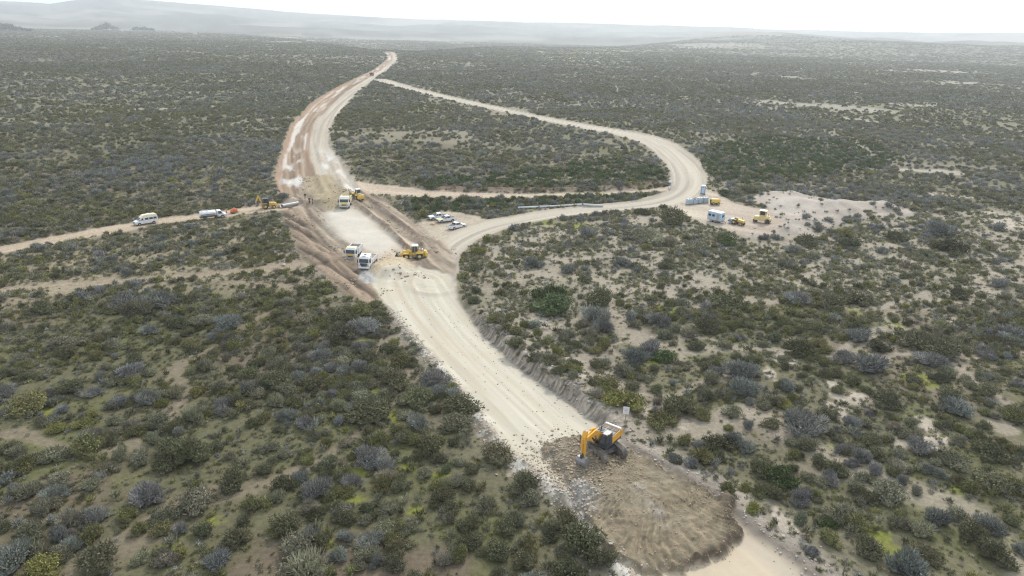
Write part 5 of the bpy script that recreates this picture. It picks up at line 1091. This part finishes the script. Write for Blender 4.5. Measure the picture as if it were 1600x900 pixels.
yw = yaw_px((1072, 318), (1105, 315))
tank_cage(1076.5, 319.5, yw, 'pale blue water tank nearest the gravel road, at the left end of the stack', 1.3, 1.5)
tank_cage(1085, 318.5, yw, 'pale blue water tank under a dark tilted cover', 1.2, 1.3, True)
tank_cage(1093, 317.5, yw, 'long pale blue water tank between the covered tank and the yellow compressor', 1.3, 1.5)
tank_cage(1101.5, 317, yw, 'pale blue water tank beside the small yellow compressor', 1.3, 1.55)
def compressor():
    t = thing('compressor', 'small yellow towed compressor on dark wheels beside the pale blue tanks', 'compressor', HZ(1117, 320), R_(8))
    MB().prism([(-1.2, .6), (1.1, .6), (1.25, 1.2), (.9, 1.6), (-1.1, 1.65), (-1.3, 1.1)], -.65, .65, lambda z: .08 if z > 1.3 else 0).build('hood', 'yellow', t, .08)
    MB().box(-1.32, -1.2, -.5, .5, .75, 1.4).build('grille', 'dark', t)
    MB().box(-1.2, 1.2, -.5, .5, .42, .6).build('frame', 'dark', t)
    for x in (-.75, .6):
        for y in (-.68, .68): wheel(t, x, y, .42, .22, 'grey', 14)
    MB().tube((1.2, 0, .5), (2.1, 0, .35), .05, n=6).build('tow_bar', 'dark', t)
    MB().tube((.5, .3, 1.6), (.5, .3, 2.0), .05, n=8).build('exhaust', 'dark', t)
compressor()
def tractor():
    t = thing('tractor', 'small rusty-yellow tractor hitched to a pale blue drum in the yard', 'tractor', HZ(1152, 350.5), yaw_px((1138, 347), (1162, 353)))
    for y in (-.75, .75): wheel(t, -.5, y, .6, .36, 'yellow', 18, 14); wheel(t, 1.25, y*.85, .4, .25, 'yellow', 16)
    MB().prism([(.1, .65), (1.7, .65), (1.75, 1.2), (.1, 1.35)], -.38, .38).build('engine_hood', 'yellow', t, .06)
    MB().box(-.9, 1.6, -.3, .3, .42, .68).build('chassis', 'brown', t)
    MB().box(-.75, -.25, -.3, .3, .9, 1.0).box(-.8, -.7, -.3, .3, 1.0, 1.45).build('seat', 'dark', t, .03)
    MB().tube((.15, 0, 1.1), (-.1, 0, 1.4), .03, n=6).tube((-.12, -.2, 1.4), (-.12, .2, 1.4), .03, n=6).build('steering_column', 'dark', t)
    for sg in (-1, 1): MB().prism([(-1.0, 1.15), (.0, 1.15), (-.1, 1.32), (-.9, 1.32)], sg*.75-.2, sg*.75+.2).build('mudguard', 'yellow', t, .03)
    MB().tube((1.0, .2, 1.3), (1.0, .2, 1.9), .04, n=8).build('exhaust', 'dark', t)
    MB().tube((-1.5, -.75, .62), (-1.5, .75, .62), .6, n=20).build('drum', 'blue', t, .03)
    MB().box(-2.2, -.8, -.86, -.78, .55, .7).box(-2.2, -.8, .78, .86, .55, .7).box(-.88, -.78, -.8, .8, .5, .65).build('drum_frame', 'brown', t)
tractor()
def roller():
    t = thing('road_roller', 'cream-yellow road roller with canopy cab below the sand mound', 'roller', HZ(1190, 348), yaw_px((1205, 350), (1178, 346)))
    MB().prism([(-1.9, .65), (1.7, .65), (1.95, 1.15), (1.7, 1.55), (.6, 1.65), (-1.6, 1.6), (-2.0, 1.2)], -.85, .85).build('body', 'khaki', t, .1)
    for x, r0 in ((-1.35, .62), (1.5, .5)):
        for y in (-.6, -.2, .2, .6) if x > 0 else (-.75, -.26, .26, .75): wheel(t, x, y, r0, .34 if x > 0 else .42, 'dark', 18)
    MB().box(-.7, .6, -.7, .7, 1.6, 1.75).build('platform', 'khaki', t, .03)
    for x in (-.68, .58):
        for y in (-.68, .68): MB().box(x-.05, x+.05, y-.05, y+.05, 1.7, 2.95).build('cab_post', 'khaki', t)
    MB().box(-.68, .58, -.66, .66, 1.75, 2.0).build('cab_panel', 'khaki', t, .02)
    MB().quad((.66, -.6, 2.02), (.66, .6, 2.02), (.66, .6, 2.9), (.66, -.6, 2.9), .01).build('window', 'glass', t)
    for sg in (-1, 1):
        q = [(.5, sg*.7, 2.02), (-.6, sg*.7, 2.02), (-.6, sg*.7, 2.9), (.5, sg*.7, 2.9)]; MB().quad(*(q if sg > 0 else q[::-1]), .01).build('window', 'glass', t)
    MB().box(-.95, .85, -.9, .9, 2.95, 3.1, .08, .08).build('cab_roof', 'cream', t, .06)
    MB().box(-1.75, -.9, -.6, .6, 1.6, 1.85, .1, .08).build('engine_cover', 'khaki', t, .05)
    MB().tube((-1.4, .4, 1.8), (-1.4, .4, 2.4), .05, n=8).build('exhaust', 'dark', t)
    for sg in (-1, 1): MB().box(1.9, 1.98, sg*.55-.1, sg*.55+.1, 1.2, 1.35).build('headlight', 'white', t)
roller()

# ------------------------------------------------------------------ people by the culvert
def skin_part(name, V_, E_, R0, mat, par, sub=1):
    me = bpy.data.meshes.new(name); me.from_pydata(V_, E_, []); me.materials.append(MT[mat])
    o = bpy.data.objects.new(name, me); COL.objects.link(o); o.parent = par
    o.modifiers.new('skin', 'SKIN'); me.skin_vertices.new() if not me.skin_vertices else None
    sv = me.skin_vertices[0].data
    for k, rr in enumerate(R0): sv[k].radius = (rr, rr*.85)
    sv[0].use_root = True
    s = o.modifiers.new('sub', 'SUBSURF'); s.levels = sub; s.render_levels = sub
    o.modifiers['skin'].use_smooth_shade = True
    return o
def person(px, py, yaw, label, top, legs, pose):
    t = thing('person', label, 'person', HZ(px, py), yaw, 'people standing at the culvert')
    sw = pose
    V_ = [(0, 0, .95), (0, 0, 1.15), (.01, 0, 1.38), (.02, 0, 1.5), (.03, 0, 1.60), (.04, 0, 1.70)]; E_ = [(0, 1), (1, 2), (2, 3), (3, 4), (4, 5)]; Rr = [.13, .12, .14, .055, .085, .075]
    V_ += [(.14, 0, 1.60)]; E_ += [(4, 6)]; Rr += [.02]                      # nose
    for sg in (-1, 1):
        i = len(V_); V_ += [(.0, sg*.10, .88), (.02*sw, sg*.11, .5), (-.03+.05*sw*sg, sg*.12, .08), (.13+.05*sw*sg, sg*.13, .03)]; E_ += [(0, i), (i, i+1), (i+1, i+2), (i+2, i+3)]; Rr += [.09, .06, .045, .035]
        i = len(V_); e = .18 if (sw > 1 and sg > 0) else .02; hz = 1.05 if e > .1 else .82
        V_ += [(0, sg*.19, 1.42), (-.03, sg*.25, 1.14), (e, sg*.24, hz+.06), (e+.05, sg*.235, hz-.02)]; E_ += [(2, i), (i, i+1), (i+1, i+2), (i+2, i+3)]; Rr += [.06, .045, .032, .034]
        h = i+3; hp = V_[h]
        for q, (dx, dy, L_) in enumerate(((.03, 0, .075), (.01, 0, .085), (-.01, 0, .08), (-.03, 0, .06))):
            k = len(V_); V_ += [(hp[0]+dx, hp[1], hp[2]-.045), (hp[0]+dx*1.2+.012, hp[1], hp[2]-.045-L_*.6), (hp[0]+dx*1.2+.03, hp[1]-sg*.01, hp[2]-.045-L_)]; E_ += [(h, k), (k, k+1), (k+1, k+2)]; Rr += [.011, .009, .008]
        k = len(V_); V_ += [(hp[0]+.045, hp[1]-sg*.015, hp[2]-.01), (hp[0]+.065, hp[1]-sg*.02, hp[2]-.05)]; E_ += [(h, k), (k, k+1)]; Rr += [.012, .009]
    skin_part('body', V_, E_, Rr, 'skin', t)
    skin_part('jacket', [(0, 0, .9), (0, 0, 1.15), (.01, 0, 1.38), (.01, 0, 1.46)]+[q for sg in (-1, 1) for q in ((0, sg*.19, 1.42), (-.03, sg*.25, 1.14), ((.16 if (sw > 1 and sg > 0) else .015), sg*.24, (1.1 if (sw > 1 and sg > 0) else .9)))],
              [(0, 1), (1, 2), (2, 3), (2, 4), (4, 5), (5, 6), (2, 7), (7, 8), (8, 9)], [.16, .15, .17, .09, .085, .065, .05, .085, .065, .05], top, t)
    skin_part('trousers', [(0, 0, .98), (0, 0, .92)]+[q for sg in (-1, 1) for q in ((0, sg*.10, .86), (.02*sw, sg*.11, .5), (-.03+.05*sw*sg, sg*.12, .1))], [(0, 1), (1, 2), (2, 3), (3, 4), (1, 5), (5, 6), (6, 7)], [.145, .15, .115, .08, .065, .115, .08, .065], legs, t)
    skin_part('hair', [(.0, 0, 1.66), (.02, 0, 1.75)], [(0, 1)], [.09, .07], 'hair', t)
    for sg in (-1, 1): skin_part('shoe', [(-.05+.05*sw*sg, sg*.12, .05), (.15+.05*sw*sg, sg*.13, .04)], [(0, 1)], [.055, .045], 'black', t)
person(477.5, 318.5, R_(-60), 'person in dark jacket and khaki trousers standing closest to the culvert pipe', 'black', 'tan', 1)
person(484, 319.5, R_(-100), 'person in dark navy clothes, middle of the three at the culvert', 'navy', 'black', 2)
person(488.5, 319.5, R_(-150), 'person in black top and navy trousers at the right of the three at the culvert', 'black', 'navy', 0)

# ------------------------------------------------------------------ sign and post
p = HZ(976, 668)
t = thing('road_sign', 'small blank-looking white sign on a thin grey post above the excavator', 'sign', p, R_(-8))
MB().tube((0, 0, -.2), (0, 0, 2.5), .04, n=8).build('post', 'grey', t)
pl = MB().box(-.34, .34, -.05, -.03, 1.75, 2.65).build('plate', 'white', t)
MB().box(-.2, .2, -.062, -.052, 2.35, 2.42).box(-.22, .18, -.062, -.052, 2.18, 2.24).box(-.16, .2, -.062, -.052, 2.0, 2.06).build('marking', 'lightgrey', pl)
p = HZ(1317, 897); o = MB().tube((0, 0, -.3), (.05, 0, 1.75), .07, .06, n=8).build('wooden_post', 'wood'); o.location = p; prop(o, 'lone dark wooden post in the scrub at the bottom of the photo', 'post')

# ------------------------------------------------------------------ stones
def rock_mesh(name, seed, mat):
    g = np.random.default_rng(seed); bm = bmesh.new(); bmesh.ops.create_icosphere(bm, subdivisions=1, radius=1)
    for v in bm.verts: v.co *= g.uniform(.65, 1.15); v.co.z *= .7
    me = bpy.data.meshes.new(name); bm.to_mesh(me); bm.free(); me.materials.append(MT[mat]); return me
def rocks(name, label, xyz, size, mat, seed):
    """thousands of small stones in one mesh: irregular blocks of twelve triangles"""
    g = np.random.default_rng(seed); n = len(xyz); b = np.array([(-1, -1, -1), (1, -1, -1), (1, 1, -1), (-1, 1, -1), (-1, -1, 1), (1, -1, 1), (1, 1, 1), (-1, 1, 1)], float)*.5
    V_ = b[None]*g.uniform(.55, 1.2, (n, 8, 3))*size[:, None, None]*g.uniform(.6, 1.3, (n, 1, 3)); a = g.uniform(0, 6.283, n); c, s = np.cos(a)[:, None], np.sin(a)[:, None]
    V_ = np.stack([V_[..., 0]*c-V_[..., 1]*s, V_[..., 0]*s+V_[..., 1]*c, V_[..., 2]*.75], -1)+xyz[:, None, :]
    f = np.array([(3, 2, 1, 0), (4, 5, 6, 7), (0, 1, 5, 4), (1, 2, 6, 5), (2, 3, 7, 6), (3, 0, 4, 7)])
    F_ = (f[None]+np.arange(n)[:, None, None]*8).reshape(-1, 4)
    o = bpy.data.objects.new(name, np_mesh(name, V_.reshape(-1, 3), F_, MT[mat], False)); COL.objects.link(o); prop(o, label, None, None, 'stuff')
def along(strip, n, side, lo, hi, s0, s1):
    s = RNG.uniform(s0, s1, n); off = RNG.normal(lo, hi, n)
    cx = np.interp(s, strip.s, strip.c[:, 0]); cy = np.interp(s, strip.s, strip.c[:, 1]); ww = np.interp(s, strip.s, strip.w)
    tg = np.gradient(strip.c, axis=0); tg /= np.linalg.norm(tg, axis=1)[:, None]; tx = np.interp(s, strip.s, tg[:, 0]); ty = np.interp(s, strip.s, tg[:, 1])
    nx, ny = ty*strip.sgn, -tx*strip.sgn; dd = side*(ww+off)
    return cx+nx*dd, cy+ny*dd
def put(name, label, x, y, size, mat, seed):
    rocks(name, label, np.stack([x, y, height(x, y)+size*.12], 1), size, mat, seed)
n = 2600; x, y = along(ST_LOW, n, -1, .35, .75, 12, 140); put('rubble', 'pale stones heaped along the left edge of the pale road', x, y, np.clip(np.exp(RNG.normal(-2.1, .55, n)), .04, .26), 'paleroc', 1)
n = 1500; x, y = along(ST_LOW, n, 1, .9, 1.0, 18, 140); put('stones', 'grey stones fallen along the cut bank', x, y, np.clip(np.exp(RNG.normal(-2.3, .5, n)), .04, .26), 'paleroc', 2)
lo, hi = PG_FILL.min(0), PG_FILL.max(0); n = 16000; x = RNG.uniform(lo[0], hi[0], n); y = RNG.uniform(lo[1], hi[1], n)
sf = sdpoly(x, y, PG_FILL); cl = fbm(x, y, 3, 3, 301); ok = (sf < .5) & (RNG.random(n) < .25+.75*sm(.45, .65, cl)); x, y = x[ok], y[ok]
put('clods', 'brown earth clods and stones strewn over the fill', x, y, np.clip(np.exp(RNG.normal(-2.95, .45, len(x))), .03, .17), 'clod', 3)
n = 2200; c0 = G(900, 725); x = RNG.normal(c0[0], 2.8, n); y = RNG.normal(c0[1], 2.8, n); put('rubble', 'loose grey and brown clods heaped round the excavator bucket', x, y, np.clip(np.exp(RNG.normal(-2.3, .5, n)), .04, .26), 'clod', 4)
n = 240; c0 = G(905, 784); x = RNG.normal(c0[0], .9, n); y = RNG.normal(c0[1], 1.2, n); put('rubble', 'pale grey rubble heap on the left edge of the fill', x, y, np.clip(np.exp(RNG.normal(-2.1, .55, n)), .04, .26), 'paleroc', 5)
lo, hi = PG_PAD.min(0)-8, PG_PAD.max(0)+4; n = 9000; x = RNG.uniform(lo[0], hi[0], n); y = RNG.uniform(lo[1], hi[1], n); Zq = zones(x, y)
ok = ((Zq['sd_pad'] < 1) | (Zq['sd_emb'] < .5)) & (Zq['sd_white'] > 0) & (RNG.random(n) < sm(.46, .64, fbm(x, y, 5, 3, 305)))
x, y = x[ok], y[ok]; put('clods', 'brown spoil lumps along the rutted edges of the work pad', x, y, np.clip(np.exp(RNG.normal(-1.7, .5, len(x))), .06, .5), 'clod', 7)
n = 380; s_ = RNG.uniform(2, 75, n); x, y = along(ST_LOW, n, 1, -4.0, 2.6, 2, 78); ok = (zones(x, y)['sd_low'] < -.3); put('stones', 'small loose stones scattered over the pale road', x[ok], y[ok], np.clip(np.exp(RNG.normal(-2.9, .5, int(ok.sum()))), .03, .2), 'clod', 9)
for k, (px, py, s, mt, lab) in enumerate(((676, 351, .75, 'rock', 'ochre boulder on the sand left of the parked pickups'), (886, 771, .42, 'paleroc', 'pale boulder at the upper end of the grey rubble heap by the fill'), (925, 797, .5, 'paleroc', 'pale boulder at the lower right of the grey rubble heap'), (921, 642, .45, 'paleroc', 'white stone at the foot of the cut bank, above the excavator'), (443, 415, .7, 'paleroc', 'white stone beside the narrow track left of the embankment'))):
    o = bpy.data.objects.new('boulder', rock_mesh('boulder', 40+k, mt)); COL.objects.link(o); q = HZ(px, py); o.location = q+Vector((0, 0, s*.2)); o.scale = (s, s*.8, s*.8); o.rotation_euler = (0, 0, k*1.3); prop(o, lab, 'boulder')

# puddles
def puddle(px, py, rx, ry, lab, ang=0):
    c = HZ(px, py); ex = G(px+rx, py); ey = G(px, py-ry); m = MB(); n = 24; zmax = -9
    for k in range(n):
        a = k*6.283/n; w1 = 1+.2*math.sin(3*a+1)+.1*math.sin(5*a)
        q = (c.x+(ex[0]-c.x)*math.cos(a)*w1+(ey[0]-c.x)*math.sin(a)*w1, c.y+(ex[1]-c.y)*math.cos(a)*w1+(ey[1]-c.y)*math.sin(a)*w1)
        m.v.append((q[0], q[1], 0)); zmax = max(zmax, H1(*q))
    m.v = [(a, b, zmax+.03) for a, b, _ in m.v]; m.f = [tuple(range(n))]
    o = m.build('puddle', M_WATER); prop(o, lab, None, None, 'structure')
M_WATER, _n, _l, _b = nmat('still_water'); _b.inputs['Base Color'].default_value = (.10, .09, .075, 1); _b.inputs['Roughness'].default_value = .03; _b.inputs['Specular IOR Level'].default_value = .9
puddle(1047.5, 287, 2.5, 5.5, 'bright puddle on the inner edge of the curved road')
puddle(1176, 357, 5, 1.2, 'small puddle in the yard below the tractor')

# ------------------------------------------------------------------ far farm: trees and houses
def crown_mesh(seed): return bush_mesh('crown', seed, 260, .3, flat=.95, lobes=9)
CR = [crown_mesh(600+k) for k in range(3)]
def tree(px, py, wpx, hpx, lab, k):
    q = HZ(px, py); dep = float(np.dot(np.array([q.x, q.y, q.z-CAM_H]), _f)); w_ = wpx*dep/FPX/2; h_ = hpx*dep/FPX*.78; w_ *= 1.15
    t = thing('tree', lab, 'tree', q, k*1.7, 'dark trees on the far plain')
    MB().tube((0, 0, -.5), (0, 0, h_*.45), w_*.09, w_*.05, n=8).build('trunk', 'wood', t)
    c = bpy.data.objects.new('crown', CR[k % 3]); COL.objects.link(c); c.parent = t; c.location = (0, 0, h_*.12); c.scale = (w_, w_, h_*.72); c['tint'] = [.05, .065, .045]
for k, a in enumerate(((167, 48, 13, 14, 'tallest dark tree, standing alone beside the far white houses'), (158, 48, 14, 8, 'low dark tree touching the left side of the tallest far tree'), (178, 48, 12, 8, 'low dark tree between the tallest far tree and the white houses'), (147, 46, 10, 5, 'small dark tree left of the tallest far tree'), (215, 49, 14, 8, 'dark bushy tree right of the far white houses'), (226, 49, 14, 8, 'broad dark tree near the right end of the far tree row'), (237, 49, 8, 6, 'small round tree ending the far tree row on the right'),
                       (4, 49, 24, 14, 'broad dark tree at the very left border of the far plain'), (16, 49, 16, 12, 'dark tree second from the left border of the far plain'), (30, 49, 18, 8, 'low wide tree third from the left border of the far plain'), (44, 50, 12, 6, 'small low tree at the right end of the left border group'))):
    tree(*a, k)
def house(px, py, wpx, lab, k):
    q = HZ(px, py); dep = float(np.dot(np.array([q.x, q.y, q.z-CAM_H]), _f)); s = wpx*dep/FPX/2
    t = thing('house', lab, 'house', q, R_(10*k))
    MB().box(-s, s, -s*.6, s*.6, -.5, s*.7).build('wall', 'housewall', t)
    MB().prism([(-s*1.06, s*.7), (s*1.06, s*.7), (s*.8, s*1.15), (-s*.8, s*1.15)], -s*.66, s*.66, lambda z: s*.5 if z > s else 0).build('roof', 'roof', t)
    for x in (-.55, .1, .6): MB().box(s*x-s*.1, s*x+s*.1, -s*.6-.06, -s*.6+.02, s*.2, s*.5).build('window', 'glass', t)
    MB().box(-s*.3, -s*.12, -s*.6-.06, -s*.6+.02, -.4, s*.45).build('door', 'wood', t)
house(198, 48.5, 5, 'small white house right of the tallest far tree', 0); house(190, 48.5, 4, 'smaller white house close to the tallest far tree', 1); house(305, 54, 5, 'tiny white house alone on the far pale field', -1)

# ------------------------------------------------------------------ haze
zlo = float(H.min())-1.0; zhi = max(CAM_H, float(H.max()), 60)+6
hz = MB().box(-11500, 11500, -700, 7600, zlo, zhi)
M_HAZE = bpy.data.materials.new('haze'); M_HAZE.use_nodes = True; M_HAZE.cycles.volume_sampling = 'DISTANCE'; n_ = M_HAZE.node_tree.nodes; n_.remove(n_['Principled BSDF'])
pv = n_.new('ShaderNodeVolumePrincipled'); pv.inputs['Density'].default_value = .00018; pv.inputs['Color'].default_value = (.88, .94, 1, 1); pv.inputs['Anisotropy'].default_value = .38
M_HAZE.node_tree.links.new(pv.outputs[0], n_['Material Output'].inputs['Volume'])
hz = hz.build('haze', M_HAZE); prop(hz, 'thin pale haze in the air over the whole plain', None, None, 'stuff')
